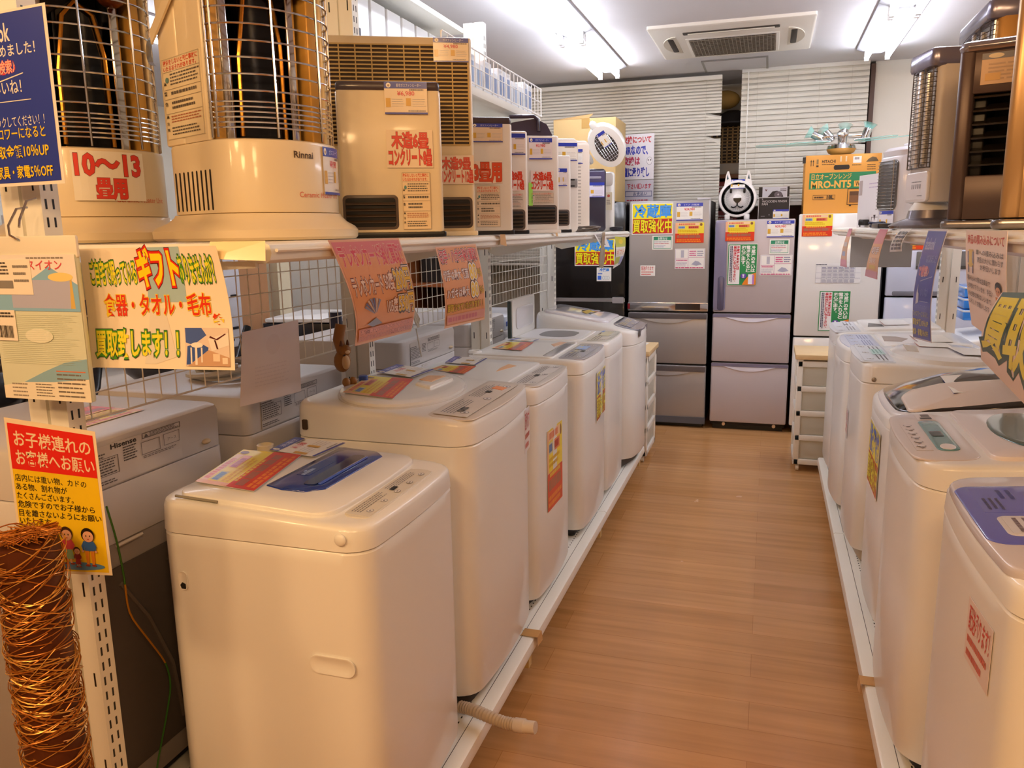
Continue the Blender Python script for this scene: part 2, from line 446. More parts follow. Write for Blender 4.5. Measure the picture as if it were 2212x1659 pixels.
# fluorescent fixtures: two tubes on a white batten
TUBE = mat('#F4F6FF', 0.5, emit=TUBE_POWER)
def fixture(label, x, y0, y1):
    t = thing('fluorescent_light', label, 'ceiling light', (x, (y0+y1)/2, CEIL), 0, 'twin tube fluorescent lights')
    L = (y1-y0)/2
    prof = [(-.13, -.012), (-.035, -.045), (.035, -.045), (.13, -.012), (.13, 0), (-.13, 0)]
    MB().stack([[(a, y, b) for a, b in prof] for y in (-L, L)]).build('batten', mat('#A9A9B0', 0.5), t, smooth=False)
    for s in (-1, 1):
        MB().tube([(s*.065, -L+.03, -.075), (s*.065, L-.03, -.075)], .0150, 10).build('tube', TUBE, t)
        for e in (-1, 1): MB().box(s*.065-.014, s*.065+.014, e*(L-.03)-.012, e*(L-.03)+.012, -.095, -.025).build('lamp_holder', mat('#E8E8EA', 0.5), t)
    return t
nm = ['next to the blinds', 'second from the blinds', 'third from the blinds', 'fourth from the blinds']
for i in range(3): fixture('twin tube light above the fan heater shelving, ' + nm[i], -1.20, 6.25-1.23*(i+1)+.01, 6.25-1.23*i)
for i in range(3): fixture('twin tube light above the tower heater shelving, ' + nm[i], 0.645, 6.28-1.23*(i+1)+.01, 6.28-1.23*i)

for i in range(3): fixture('added twin tube light over the counter behind the wire mesh, ' + nm[i], -3.4, 6.25-1.23*(i+1)+.01, 6.25-1.23*i)  # added fixtures, raise the ambient light behind the mesh
for i in range(2): fixture('added twin tube light past the tower heater shelving, ' + nm[i], 2.4, 6.25-1.23*(i+1)+.01, 6.25-1.23*i)  # unseen extra fixtures, added as fill light from the next aisle

# venetian blinds
def blind(label, x0, x1, z0, z1, pitch, seed, y=6.76, wand=False):
    R = random.Random(seed)
    t = thing('venetian_blind', label, 'blind', ((x0+x1)/2, y, z1), 0, 'white venetian blinds'); hw = (x1-x0)/2
    MB().rbox(-hw, hw, -.022, .022, -.035, 0, .005, axis='x').build('headrail', mat('#E6E2D8', 0.4), t)
    mb = MB(); z = -.05; H = z1-z0; k = 0
    while z > -H + .03:
        drop = -R.random()*.05 if R.random() < .05 else 0
        hh = pitch*.56; cr = R.uniform(-.001, .001)
        vs = []
        for x, dz in ((-hw, 0), (hw-.12, 0), (hw, drop)):
            vs += [(x, -.010+cr, z-hh+dz), (x, -.013+cr, z+dz), (x, .006+cr, z+hh+dz)]
        mb.add(vs, [(0,3,4,1), (1,4,5,2), (3,6,7,4), (4,7,8,5)]); z -= pitch; k += 1
    mb.build('slats', mat('#E2DFD4', 0.45), t)
    MB().rbox(-hw, hw, -.012, .012, -H, -H+.022, .004, axis='x').build('bottom_rail', mat('#E6E2D8', 0.4), t)
    n = 4
    for i in range(n): MB().tube([(-hw+.12+(2*hw-.24)*i/(n-1), -.018, -.03), (-hw+.12+(2*hw-.24)*i/(n-1), -.018, -H+.02)], .0012, 4).build('ladder_cord', mat('#CFCABd', 0.6), t)
    if wand: MB().tube([(-hw+.05, -.03, -.03), (-hw+.05, -.03, -.75)], .005, 6).build('wand', mat('#EDEBE4', 0.3), t)
    return t
blind('wide fine-slatted white blind behind the cardboard box and brush-written notices', -2.65, -0.405, 1.20, 2.672, .0245, 1)
blind('coarse-slatted white blind with a wand, behind the chrome fan light', -0.258, 0.655, 1.66, 2.705, .040, 2, wand=True)

# things seen in the gap between the blinds
sh = thing('wooden_shelf', 'brown wooden shelf standing behind the window blinds', 'shelf', (-0.3, 7.2, 0))
MB().box(-.9, .95, -.19, .19, 1.50, 1.53).box(-.9, .95, -.19, .19, 1.90, 1.93).box(-.9,.95,-.19,.19,.7,.73).build('board', mat('#7A4A2A', .5), sh)
for x in (-.9, .93): MB().box(x, x+.02, -.19, .19, 0, 2.2).build('side', mat('#6B3E22', .5), sh)
MB().box(-.9, .95, .17, .19, 0, 2.2).build('back', mat('#5A3420', .6), sh)
cr = thing('wire_crate', 'brown lattice crate in the gap between the blinds', 'crate', (-0.33, 7.08, 2.02))
mb = MB().box(-.17, .17, .02, .12, 0, .30); mb.build('box', mat('#2A211C', .6), cr)
mb = MB()
for i in range(9): mb.box(-.17+i*.0415, -.158+i*.0415, 0, .02, 0, .30)
for j in range(12): mb.box(-.17, .17, 0, .02, j*.026, j*.026+.007)
mb.build('lattice', mat('#A88C64', .5), cr, smooth=False)
tag(MB().rbox(-.50,-.17, 7.02, 7.18, 1.932, 2.018, .01, mi=0).build('grey_box', mat('#A9A49C', .6)), 'grey box under the lattice crate between the blinds', 'box')
cp = thing('cap', 'black cap lying on the lattice crate between the blinds', 'cap', (-0.33, 7.08, 2.32))
MB().lathe([(.13,0),(.135,.03),(.11,.09),(.05,.12),(.001,.125)], 16).build('crown', mat('#141216', .8), cp)
MB().prism([(-.10,-.10),(.10,-.10),(.13,-.2),(.0,-.24),(-.13,-.2)], .0, .012, 'z').build('peak', mat('#141216', .8), cp)
tag(MB().ball((-.40, 7.12, 2.535), .12, .10, .075).build('cloth_bundle', mat('#B89A5A', .8)), 'mustard cloth bundle above the black cap between the blinds', 'cloth')
tag(MB().ball((-.215, 7.10, 2.56), .04, .07, .09).build('white_pouch', mat('#D9D6D2', .7)), 'white rounded pouch above the black cap between the blinds', 'pouch')
for i, (z, c, l) in enumerate(((1.532,'#8E3436','lowest dark red box in the gap between the blinds'), (1.66,'#A8A2A0','grey box between two red boxes behind the blinds'), (1.77,'#983840','upper dark red box in the gap between the blinds'))):
    pg = Page().lines(.1,.2,.9,.8,2,'#D8C8C4',.5)
    b = thing('packed_box', l, 'box', (-.36, 7.06, z)); MB().rbox(-.09,.09,0,.16,0,.105,.004).build('carton', mat(c,.5), b)
    sheet('label', quad((-.08,-.002,.01),(1,0,0),(0,0,1),.16,.08), pg, b, c)
tag(MB().rbox(-.30,-.235, 7.0, 7.10, 1.72, 1.80, .01).build('navy_packet', mat('#23283F', .4)), 'navy blue packet in the gap between the blinds', 'packet')

# ================================================================ shop shelving (gondolas)
YP = (1.17, 2.385, 3.60, 4.83)
def lip_profile(x0, x1, z0, z1):
    """shelf cross section (x, z); x1 is the rounded front edge"""
    s = 1 if x1 > x0 else -1
    return [(x0, z0+.018), (x1-s*.05, z0+.018), (x1-s*.05, z0), (x1-s*.014, z0), (x1-s*.004, z0+.006), (x1, z0+.018), (x1-s*.004, z1-.004), (x1-s*.012, z1), (x0, z1)]
def gondola(name, label, xb, xf, xt, s, holes=True):
    """xb post line, xf lower deck front, xt upper shelf front; s: side the shelves point to"""
    t = thing(name, label, 'shop shelving', (xb, 3.0, 0))
    def px(x): return x - xb
    for i, y in enumerate(YP):
        y -= 3.0
        zt = (2.42, 2.42, 2.42, 1.50)[i] if s > 0 else 1.452
        mb = MB().box(-.047, -.004, y-.02, y+.02, .03, zt).box(.004, .047, y-.02, y+.02, .03, zt).box(-.01, .01, y-.012, y+.016, .03, zt)
        p = mb.build('post', SHELF, t, smooth=False)
        mb = MB()
        NK = int((zt-.24)/.033)
        for k in range(NK):
            z = .20 + k*.033
            for f in (-1, 1): mb.box(f*.047-.0006, f*.047+.0006, y-.012, y-.008, z, z+.018); mb.box(f*.047-.0006, f*.047+.0006, y+.004, y+.008, z, z+.018)
        if i < 3 or True:
            for k in range(0, NK, 6):
                z = .20 + k*.033
                mb.box(-.034, -.030, y-.0206, y-.0194, z, z+.03); mb.box(.030, .034, y-.0206, y-.0194, z, z+.03)
        mb.build('slot_groove', BLACK, p, smooth=False)
        # foot bracket and levelling feet
        f = px(xf) - s*.03
        fb = MB().box(min(0, f), max(0, f), y-.016, y+.016, .035, .115).build('foot_bracket', mat('#D8B878', .5) if s > 0 else mat('#D9CDB4', .5), t, smooth=False)
        MB().lathe([(.012,0),(.014,.006),(.006,.014),(.005,.036)], 10, c=(f-s*.05, y, 0)).build('levelling_foot', CHROME, fb)
        # upper bracket, curved underneath
        g = px(xt) - s*.03
        pts = [(s*.047, 1.40), (s*.09, 1.385)] + [(s*.09 + (g-s*.09)*q, 1.385 + .06*math.sin(q*PI/2)**1.3) for q in (.2,.4,.6,.8,1)] + [(g, 1.456), (s*.047, 1.456)]
        MB().stack([[(a, yy, b) for a, b in pts] for yy in (y-.004, y+.004)]).build('bracket', SHELF, t, smooth=False)
    for a, b in zip(YP, YP[1:]):
        a -= 2.998; b -= 3.002
        pr = lip_profile(px(xb)+s*.049, px(xf), .115, .165)
        d = MB().stack([[(x, y, z) for x, z in pr] for y in (a, b)]).build('base_deck', SHELF, t)
        mb = MB()
        n = 46
        for k in range(n):
            y = a + .05 + (b-a-.1)*k/(n-1); x = px(xf) - s*.075
            mb.box(x-.002, x+.002, y-.004, y+.004, .1648, .1656)
        x = px(xf) - s*.045; mb.box(x-.0008, x+.0008, a+.01, b-.01, .1648, .1655)
        mb.build('slot_row', mat('#3a342c', .7), d, smooth=False)
        pr = lip_profile(px(xb)+s*.049, px(xt), 1.452, 1.487)
        MB().stack([[(x, y, z) for x, z in pr] for y in (a, b)]).build('upper_shelf', SHELF, t)
        MB().tube([(px(xt)+s*.003, a+.01, 1.474), (px(xt)+s*.003, b-.01, 1.474)], .0035, 6).build('price_rail', mat('#F6F2E8', .15, 0, .6), t)
    return t
def wire_mesh(t, x, y0, y1, z0, z1, cell=.05, r=.0016, name='mesh_panel', m=None):
    mb = MB(); n = max(1, round((y1-y0)/cell)); k = max(1, round((z1-z0)/cell))
    for i in range(n+1): y = y0+(y1-y0)*i/n; mb.tube([(x, y, z0), (x, y, z1)], r*(1.6 if i in (0, n) else 1), 5)
    for j in range(k+1): z = z0+(z1-z0)*j/k; mb.tube([(x+r*1.5, y0, z), (x+r*1.5, y1, z)], r*(1.6 if j in (0, k) else 1), 5)
    return mb.build(name, m or WIRE, t)
XL = -1.31
gl = gondola('left_shelving'.replace('left_', 'shop_'), 'long cream shop shelving carrying fan heaters above washing machines', XL, -0.69, -0.80, 1)
for a, b in zip(YP, YP[1:]):
    wire_mesh(gl, 0.0, a-3+.03, b-3-.03, 1.135, 1.45)
# the shelving's back side: deck, upper shelf
for a, b in zip(YP, YP[1:]):
    a -= 2.998; b -= 3.002
    pr = lip_profile(-.049, -.64, .115, .165); MB().stack([[(x, y, z) for x, z in pr] for y in (a, b)]).build('base_deck', SHELF, gl)
    pr = lip_profile(-.049, -.50, 1.452, 1.487); MB().stack([[(x, y, z) for x, z in pr] for y in (a, b)]).build('upper_shelf', SHELF, gl)
    if -.7 < a < 0: pr = lip_profile(.049, .31, 1.962, 2.0); MB().stack([[(x, y, z) for x, z in pr] for y in (a+.075, b)]).build('top_shelf', SHELF, gl)
    if -.7 < a < 0:
        pr = lip_profile(-.049, -.32, 2.362, 2.40); MB().stack([[(x, y, z) for x, z in pr] for y in (a, b)]).build('top_shelf', SHELF, gl)
        pr = lip_profile(-.049, -.32, 2.062, 2.10); MB().stack([[(x, y, z) for x, z in pr] for y in (a, b)]).build('middle_shelf', SHELF, gl)
wire_mesh(gl, .305, 2.455-3, .61, 2.004, 2.118, .05, .0018, 'wire_fence', mat('#F3F1EE', .4))
wire_mesh(gl, -.315, 2.40-3, .56, 2.404, 2.502, .06, .0018, 'wire_fence', mat('#F3F1EE', .4))
for y in (2.46, 3.60):
    y -= 3; pts = [(.047, 1.86), (.10, 1.87), (.17, 1.93), (.29, 1.955), (.29, 1.964), (.047, 1.964)]
    MB().stack([[(a, yy, b) for a, b in pts] for yy in (y-.004, y+.004)]).build('bracket', SHELF, gl, smooth=False)
gr = gondola('shop_shelving', 'long cream shop shelving carrying tower heaters and bronze stoves above washing machines', 0.93, 0.32, 0.33, -1)
MB().box(-.50, -.19, 1.832, 1.836, 1.27, 1.452).build('end_board', mat('#A9A7A6', .6), gr)

# torn brown tape on shelf joints
def tape(label, x, y, z, s, w=.03, drop=.034):
    mb = MB(); a = y-w/2; b = y+w/2
    mb.add([(x-s*.05, a, z+.003), (x-s*.05, b, z+.003), (x+s*.009, b, z+.003), (x+s*.009, a, z+.003), (x+s*.011, b+w*.15, z-drop), (x+s*.011, a-w*.1, z-drop*.8)], [(0,1,2,3), (3,2,4,5)])
    return tag(mb.build('packing_tape', mat('#C8975A', .4), None, smooth=False, recalc=False), label, 'tape', 'bits of brown packing tape on shelf joints')
tape('brown tape over the upper shelf joint above the stamp notice', -.80, 2.385, 1.487, 1, .05)
tape('brown tape scrap on the upper shelf edge below the slim heater', -.80, 3.05, 1.487, 1, .03, .012)
tape('brown tape over the low deck joint at the foot of the leaflet-fronted machine', -.69, 2.37, .165, 1, .05)
tape('brown tape over the low deck joint of the tower heater shelving', .32, 2.37, .165, -1, .05)
# goods on the top tier of the left shelving: white cartons behind the wire fence
R = random.Random(4)
y = 2.47; k = 0
while y < 3.50:
    wd = R.choice((.055, .07, .09)); h = R.uniform(.085, .125)
    b = thing('slim_carton', 'slim white carton on the wire-fenced top shelf above the heaters, %s in its row' % ['first','second','third','fourth','fifth','sixth','seventh','eighth','ninth','tenth','eleventh','twelfth','thirteenth','fourteenth','fifteenth','sixteenth','seventeenth','eighteenth','nineteenth','twentieth'][k], 'box', (XL+.21, y, 2.0015), 0, 'white cartons on the left top shelf')
    MB().rbox(-.07, .07, 0, wd, 0, h, .003).build('carton', mat('#E8ECF2', .45), b)
    MB().box(.0698, .0712, wd*.2, wd*.8, h*.2, h*.8).build('print', mat(R.choice(('#8FA6C8','#A9B8D0','#7C8FB8','#C9CFDA')), .45), b)
    y += wd + .012; k += 1
y = 2.42
for k in range(8):
    b = thing('binder_box', 'white upright box on the high rear shelf above the lattice-grille heater, %s in its row' % ['first','second','third','fourth','fifth','sixth','seventh','eighth'][k], 'box', (XL-.20, y, 2.1015), 0, 'white upright boxes on the high rear shelf')
    MB().rbox(-.08, .08, 0, .115, 0, .24, .004).build('carton', mat('#EDF0F4', .45), b)
    MB().box(.0798, .081, .03, .045, .03, .12).build('print', mat('#3A3A44', .5), b)
    y += .135

# ================================================================ washing machines
DZ = 0.1672
class Washer:
    def __init__(s, label, cx, cy, rot, w, d, zs, zf, zr, r=.045, bulge=.018, base=.035, dome=0.0, body=PLAS, top=None, basem=None, taper=.0, group='washing machines in the aisle rows', feet=True):
        s.cx, s.cy, s.rot, s.w, s.d = cx, cy, rot, w, d
        s.zf, s.zr, s.dome = zf-DZ, zr-DZ, dome
        t = s.t = thing('washing_machine', label, 'washing machine', (cx, cy, DZ), rot, group)
        hw, hd = w/2, d/2; zs -= DZ
        O = lambda i, b=bulge: rrect(-hw+i, hw-i, -hd+i, hd-i, r, 6, 10, b)
        R = [(.0,.012+taper),(.003,.004+taper),(.012,taper),(zs*.5-.03,taper*.5),(zs-.062,.0),(zs-.028,.0),(zs-.004,.0),(zs,.003)]
        mb = MB(); z0 = base
        mb.stack([[(x, y, (z0+(z if k < 3 else max(z-z0, .02)))) for x, y in O(i)] for k, (z, i) in enumerate(R)])
        s.body = mb.build('cabinet', body, t)
        MB().stack([[(x, y, z) for x, y in rrect(-hw+.03, hw-.03, -hd+.035, hd-.02, .03, 4, 8, bulge)] for z in (.010, base+.004)]).build('base_skirt', basem or DARK, t)
        if feet:
            for sx in (-1, 1):
                for sy in (-1, 1): MB().lathe([(.02,0),(.022,.004),(.018,.014)], 10, c=(sx*(hw-.05), sy*(hd-.06), 0)).build('foot', RUBBER, t)
        mb = MB()
        rings = [[(x, y, zs+.0015) for x, y in O(.002)], [(x, y, zs+.004) for x, y in O(-.001)]]
        for k, (f, i) in enumerate(((.35, 0), (.75, .001), (.90, .004), (.97, .010), (1.0, .020))):
            rings.append([(x, y, zs+.004 + (s.zt(y, x)-zs-.004)*f) for x, y in O(i)])
        s.topouter = O
        mb.stack(rings, 0, True, False)
        # top face with a centre grid so that it may be domed
        last = rings[-1]; n = len(last); cxy = (0, 0); vs = list(last); fs = []
        for q in (.75, .5, .25): vs += [(x*q, y*q, s.zt(y*q, x*q)) for x, y, z in last]
        for k in range(3):
            for i in range(n): j = (i+1) % n; fs.append((k*n+i, k*n+j, (k+1)*n+j, (k+1)*n+i))
        vs.append((0, 0, s.zt(0, 0))); fs += [(3*n+i, 3*n+(i+1) % n, 4*n) for i in range(n)]
        mb.add(vs, fs)
        s.top = mb.build('top_cover', top or body, t)
        bm = bmesh.new(); bm.from_mesh(s.top.data); bmesh.ops.remove_doubles(bm, verts=bm.verts, dist=1e-5)
        bmesh.ops.recalc_face_normals(bm, faces=bm.faces); bm.to_mesh(s.top.data); bm.free()
    def zt(s, y, x=0.0):
        q = (y + s.d/2)/s.d
        return s.zf + (s.zr-s.zf)*q + s.dome*(1-(2*x/s.w)**2)*4*q*(1-q)
    def loc(s, X, Y):
        return (Y-s.cy, s.cx-X) if s.rot > 0 else (s.cy-Y, X-s.cx)
    def slab(s, name, pts, d0, d1, m, parent=None, ins=.004, label=None):
        """raised plate that follows the top; pts in local x, y"""
        cx = sum(p[0] for p in pts)/len(pts); cy = sum(p[1] for p in pts)/len(pts)
        def ring(dz, i):
            out = []
            for x, y in pts:
                l = math.hypot(x-cx, y-cy) or 1
                a, b = x-(x-cx)/l*i, y-(y-cy)/l*i
                out.append((a, b, s.zt(b, a)+dz))
            return out
        rings = [ring(d0, 0), ring(d1-(d1-d0)*.4, 0), ring(d1-(d1-d0)*.1, ins*.4), ring(d1, ins)]
        mb = MB().stack(rings, 0, True, False)
        last = rings[-1]; n = len(last); vs = list(last); fs = []
        for q in (.66, .33): vs += [(cx+(x-cx)*q, cy+(y-cy)*q, s.zt(cy+(y-cy)*q, cx+(x-cx)*q)+d1) for x, y, z in last]
        for k in range(2):
            for i in range(n): j = (i+1) % n; fs.append((k*n+i, k*n+j, (k+1)*n+j, (k+1)*n+i))
        vs.append((cx, cy, s.zt(cy, cx)+d1)); fs += [(2*n+i, 2*n+(i+1) % n, 3*n) for i in range(n)]
        mb.add(vs, fs)
        o = mb.build(name, m, parent or s.t)
        bm = bmesh.new(); bm.from_mesh(o.data); bmesh.ops.remove_doubles(bm, verts=bm.verts, dist=1e-5)
        bmesh.ops.recalc_face_normals(bm, faces=bm.faces); bm.to_mesh(o.data); bm.free()
        if label: o['label'] = label
        return o
    def wpts(s, pts): return [s.loc(*p) for p in pts]
    def on_top(s, name, corners, page, dz=.012, base='#F4F0E8', parent=None, label=None, gloss=True, n=6):
        """a printed sheet lying on the top; corners BL BR TR TL in world x, y"""
        L = [s.loc(*c) for c in corners]
        def z(x, y): return s.zt(y, x)
        c3 = [(x, y, z(x, y)+dz) for x, y in L]
        o = sheet(name, c3, page, parent or s.t, base, gloss=gloss)
        if label: o['label'] = label
        return o
    def top_local(s, name, x0, x1, y0, y1, page, dz=.0015, base='#DAD8D6', parent=None, gloss=False, basemat=None):
        c3 = [(x, y, s.zt(y, x)+dz) for x, y in ((x0,y0),(x1,y0),(x1,y1),(x0,y1))]
        return sheet(name, c3, page, parent or s.t, base, gloss=gloss, basemat=basemat)
    def front(s, name, x0, x1, z0, z1, page, base='#F4F0E8', bulge=.018, gloss=True, off=.002, yfix=None):
        """sheet on the front; x local, z absolute"""
        def y(x): return (-s.d/2 - bulge*(1-(2*x/s.w)**2) - off) if yfix is None else yfix
        return sheet(name, [(x0,y(x0),z0-DZ),(x1,y(x1),z0-DZ),(x1,y(x1),z1-DZ),(x0,y(x0),z1-DZ)], page, s.t, base, gloss=gloss)
def buttons(seed, rows=3, ovals=4, disp=None, col='#6d6a72', ring='#8d8a92'):
    R = random.Random(seed); p = Page()
    p.lines(.05, .45, .45, .92, rows, col, .35, .03, .07, R); p.lines(.52, .50, .95, .92, rows, col, .35, .03, .07, R)
    for k in range(ovals):
        u = .10 + .8*k/max(1, ovals-1)
        p.oval(u, .24, .030, .13, ring, 14); p.oval(u, .24, .024, .105, '#E4E1DE', 14); p.lines(u-.012, .19, u+.012, .29, 1, col, .6, .2, .4, R)
    if disp: p.rect(disp[0], disp[1], disp[2], disp[3], '#15151A', 1)
    return p

# --- W1: the near machine, blue lid window
W = Washer('top-loading washing machine with a blue lid window, at the camera end of its row', -.975, 1.535, 90, .48, .50, .882, .935, .957, r=.055, bulge=.012)
lid = W.slab('lid', rrect(-.215, .225, -.155, .215, .045, 6, 8, .012), -.004, .010, PLAS)
MB().tube([(-.217, .10, W.zt(.1)+.004), (-.217, .205, W.zt(.2)+.004)], .003, 6).build('hinge_gap', mat('#8d8678', .6), lid)
BLUE = mat('#173C9E', .12, 0, .8, trans=.25)
win = W.slab('window', [W.loc(*p) for p in ((-1.031,1.428),(-.985,1.416),(-.935,1.420),(-.900,1.455),(-.897,1.72),(-.925,1.748),(-1.02,1.752),(-1.031,1.742))], .008, .0125, BLUE, lid, .002, 'blue translucent lid window')
mb = MB(); x0, x1 = -.075, .165
mb.prism(rrect(x0, x1, -.045, -.012, .012, 4), W.zt(-.03)+.0126, W.zt(-.03)+.0146, 'z'); mb.build('handle_recess', mat('#0E2458', .2, 0, .6), win)
MB().rbox(x0+.01, x1-.01, -.055, -.046, W.zt(-.05)+.012, W.zt(-.05)+.017, .003, axis='z').build('handle_lip', mat('#3D62C8', .12, 0, .9), win)
pg = Page().lines(.0,.3,.5,.7,1,'#9FB4E0',.8,.06,.12,random.Random(2)).oval(.22,.8,.06,.1,'#9FB4E0')
W.top_local('window_print', -.02, .10, .005, .035, pg, .0130, '#173C9E', win, True, basemat=BLUE)
cp = W.slab('control_panel', rrect(-.185, .155, -.232, -.170, .025, 5), -.001, .002, mat('#D8D2C6', .35, 0, .3))
W.top_local('button_print', -.175, .145, -.228, -.174, buttons(3, 4, 5, (.50,.42,.58,.62)), .0026, '#D8D2C6', cp)
W.on_top('leaflet', ((-1.028,1.378),(-1.079,1.646),(-1.237,1.631),(-1.184,1.385)), pg_leaflet(1), .014, label='yellow and red repair leaflet')
W.on_top('price_card', ((-1.040,1.640),(-1.03,1.775),(-1.18,1.775),(-1.175,1.65)), pg_price('¥11,980', '洗濯機', 2), .0155, label='white price card with a blue header')
MB().lathe([(.018,0),(.021,.003),(.021,.022),(.017,.024),(.014,.010),(.001,.010)], 16, c=(.13, .222, W.zt(.222))).build('water_inlet', mat('#D8CDB4', .5), W.t)
MB().ball((-.242, -.20, .745), .006, .013, .013).build('side_knob', PLAS, W.t)
mb = MB(); y0 = -.165     # recessed side handle: rim, basin
rim = [(y0 + a, .470 + b) for a, b in rrect(-.052, .052, -.020, .020, .019, 6)]
inn = [(y0 + a, .470 + b) for a, b in rrect(-.042, .042, -.012, .013, .012, 6)]
mb.stack([[(-.2405, a, b) for a, b in rim], [(-.2440, a, b) for a, b in rim], [(-.2440, y0+(a-y0)*.93, .47+(b-.47)*.86) for a, b in rim], [(-.2408, a, b) for a, b in inn]], 0, True, True)
mb.build('side_handle', PLAS, W.t)
rim = [(.185 + a, .612 + b) for a, b in rrect(-.011, .011, -.021, .021, .0105, 6)]
p = MB().stack([[(-.2405, a, b) for a, b in rim], [(-.2430, a, b) for a, b in rim], [(-.2412, .185+(a-.185)*.7, .612+(b-.612)*.8) for a, b in rim]]).build('side_cap', PLAS, W.t)
MB().prism([(.180,.594),(.190,.594),(.193,.602),(.188,.608),(.180,.605)], -.2432, -.2415, 'x').build('hole', BLACK, p)

# --- W2: oval raised lid
W = Washer('washing machine with a big oval raised lid, next to the blue-window machine', -.9905, 2.155, 90, .57, .525, .942, 1.012, 1.045, r=.06, bulge=.02, base=.05, basem=mat('#2A211C', .6))
ov = [(.0+.262*math.cos(a), .045+.175*math.sin(a)) for a in [2*PI*k/36 for k in range(36)]]
W.slab('lid_rim', ov, -.001, .004, mat('#D6D2CC', .4))
lid = W.slab('lid', [(x*.97, .045+(y-.045)*.965) for x, y in ov], .002, .018, mat('#ECEAE6', .18, 0, .7), None, .03)
pts = [(-.03,-.05),(.13,-.06),(.15,-.02),(.10,.005),(0,.01)]
W.slab('lid_handle', pts, .015, .027, mat('#ECEAE6', .18, 0, .7), lid, .012)
W.slab('latch_flap', [(.03,-.03),(.13,-.035),(.11,.015),(.04,.015)], .026, .029, mat('#D9B08A', .4), lid, .003, 'tan cardboard flap')
W.slab('control_panel', rrect(-.262, .262, -.262, -.135, .03, 5, 6, .02), -.002, .0012, mat('#DAD0C4', .3, 0, .4))
pg = buttons(7, 5, 3, (.66,.42,.72,.60)); pg.text('cumo', .10, .30, .22, .50, '#2a2728', .03)
W.top_local('button_print', -.24, .22, -.245, -.150, pg, .0040, '#DAD0C4')
W.on_top('leaflet', ((-.976,1.95),(-1.035,2.217),(-1.177,2.195),(-1.135,1.955)), pg_leaflet(2), .021, label='yellow and red repair leaflet')
W.on_top('price_card', ((-1.045,2.23),(-1.035,2.38),(-1.18,2.40),(-1.18,2.25)), pg_price('¥16,980', '洗濯機', 4), .024, label='crumpled price card with a blue header')
W.front('delivery_sticker', .19, .275, .80, .94, pg_deliver(), '#E9E2E2')
W.slab('paper_sticker', [(.12,-.225),(.16,-.228),(.17,-.19),(.13,-.187)], .004, .0055, mat('#F0A070', .5), None, .001, 'orange checked sticker')
MB().rbox(-.2878, -.2855, .21, .226, .800, .828, .003, axis='x').build('side_hole', mat('#4A3A2A', .6), W.t)
mb = MB()     # drain hose reaching out over the deck's edge
for k in range(34):
    pass
path = [(-.29, -.22, .03), (-.30, -.26, .035), (-.315, -.31, .034), (-.325, -.36, .030), (-.332, -.40, .034)]
P2 = []
for k in range(len(path)-1):
    a, b = V(path[k]), V(path[k+1])
    P2 += [a + (b-a)*(j/10) for j in range(10)]
rr = [.0175 if j % 2 else .0155 for j in range(len(P2))]
hose = MB().tube(P2, rr, 12).build('drain_hose', mat('#B8A58E', .5), W.t)
MB().tube([P2[-1], (-.336, -.425, .038), (-.337, -.426, .038), (-.340, -.455, .042)], [.019, .019, .0165, .0165], 14).build('hose_end', mat('#CDBEAE', .3), hose)

# --- W3
W = Washer('white washing machine with a yellow-red leaflet on its front, behind the oval-lid machine', -.995, 2.765, 90, .50, .52, .915, .978, .990, r=.045, bulge=.018)
lid = W.slab('lid', rrect(-.235, .235, -.150, .225, .02, 4), -.002, .006, PLAS)
W.slab('lid_handle', [(-.02,-.05),(.12,-.085),(.145,-.045),(.05,-.04)], .004, .0075, mat('#E2B080', .4), lid, .002, 'tan handle notch')
W.slab('control_panel', rrect(-.225, .225, -.262, -.165, .03, 5, 6, .015), -.002, .0015, mat('#DCD6D0', .3, 0, .4))
W.top_local('button_print', -.20, .20, -.250, -.170, buttons(9, 4, 3, (.38,.40,.47,.62)), .0030, '#DCD6D0')
W.on_top('leaflet', ((-1.031,2.64),(-1.044,2.80),(-1.18,2.785),(-1.184,2.68)), pg_leaflet(3), .010, label='yellow and red repair leaflet')
W.on_top('price_card', ((-1.057,2.83),(-1.065,2.99),(-1.21,2.99),(-1.19,2.84)), pg_price('', '洗濯機', 5), .0105, label='white price card with a blue header')
W.front('front_leaflet', -.135, .06, .50, .80, pg_leaflet(4))
MB().lathe([(.035,.0),(.04,.006),(.035,.016),(.022,.016),(.020,.006),(.001,.006)], 18, c=(-.19, .215, W.zt(.215))).build('water_inlet', PLAS, W.t)
MB().tube([(-.13+.05*math.sin(a), .20+.02*math.cos(a), W.zt(.2)+.01+.03*abs(math.sin(a*.5))) for a in [k*.35 for k in range(12)]], .0025, 5).build('earth_wire', mat('#D8D6D2', .5), W.t)

# --- W4
W = Washer('washing machine with a grey-edged flat lid and blue-yellow poster on its front', -.9925, 3.48, 90, .52, .525, .895, .960, .968, r=.045, bulge=.016)
lid = W.slab('lid', rrect(-.245, .245, -.130, .235, .02, 4), -.002, .006, PLAS)
W.slab('lid_edge', rrect(-.22, .22, -.128, -.08, .015, 4), .005, .0075, mat('#B9B6B8', .2, 0, .5), lid, .002, 'grey see-through lid edge')
W.slab('handle_notch', [(.06,-.06),(.20,-.09),(.22,-.05),(.12,-.03)], .005, .0075, mat('#E2B898', .4), lid, .002)
W.slab('control_panel', rrect(-.235, .235, -.262, -.150, .03, 5, 6, .015), -.002, .002, mat('#B4B1B6', .28, 0, .5), None, .004, 'grey control panel')
pg = buttons(12, 3, 3, (.40,.30,.50,.50)); pg.rect(.56, .35, .82, .92, '#9DB8E8', 1)
for k in range(5): pg.oval(.30+.13*k, .80-.1*(k % 2), .025, .08, '#E0D2A0', 10)
W.top_local('button_print', -.21, .21, -.252, -.158, pg, .0032, '#B4B1B6')
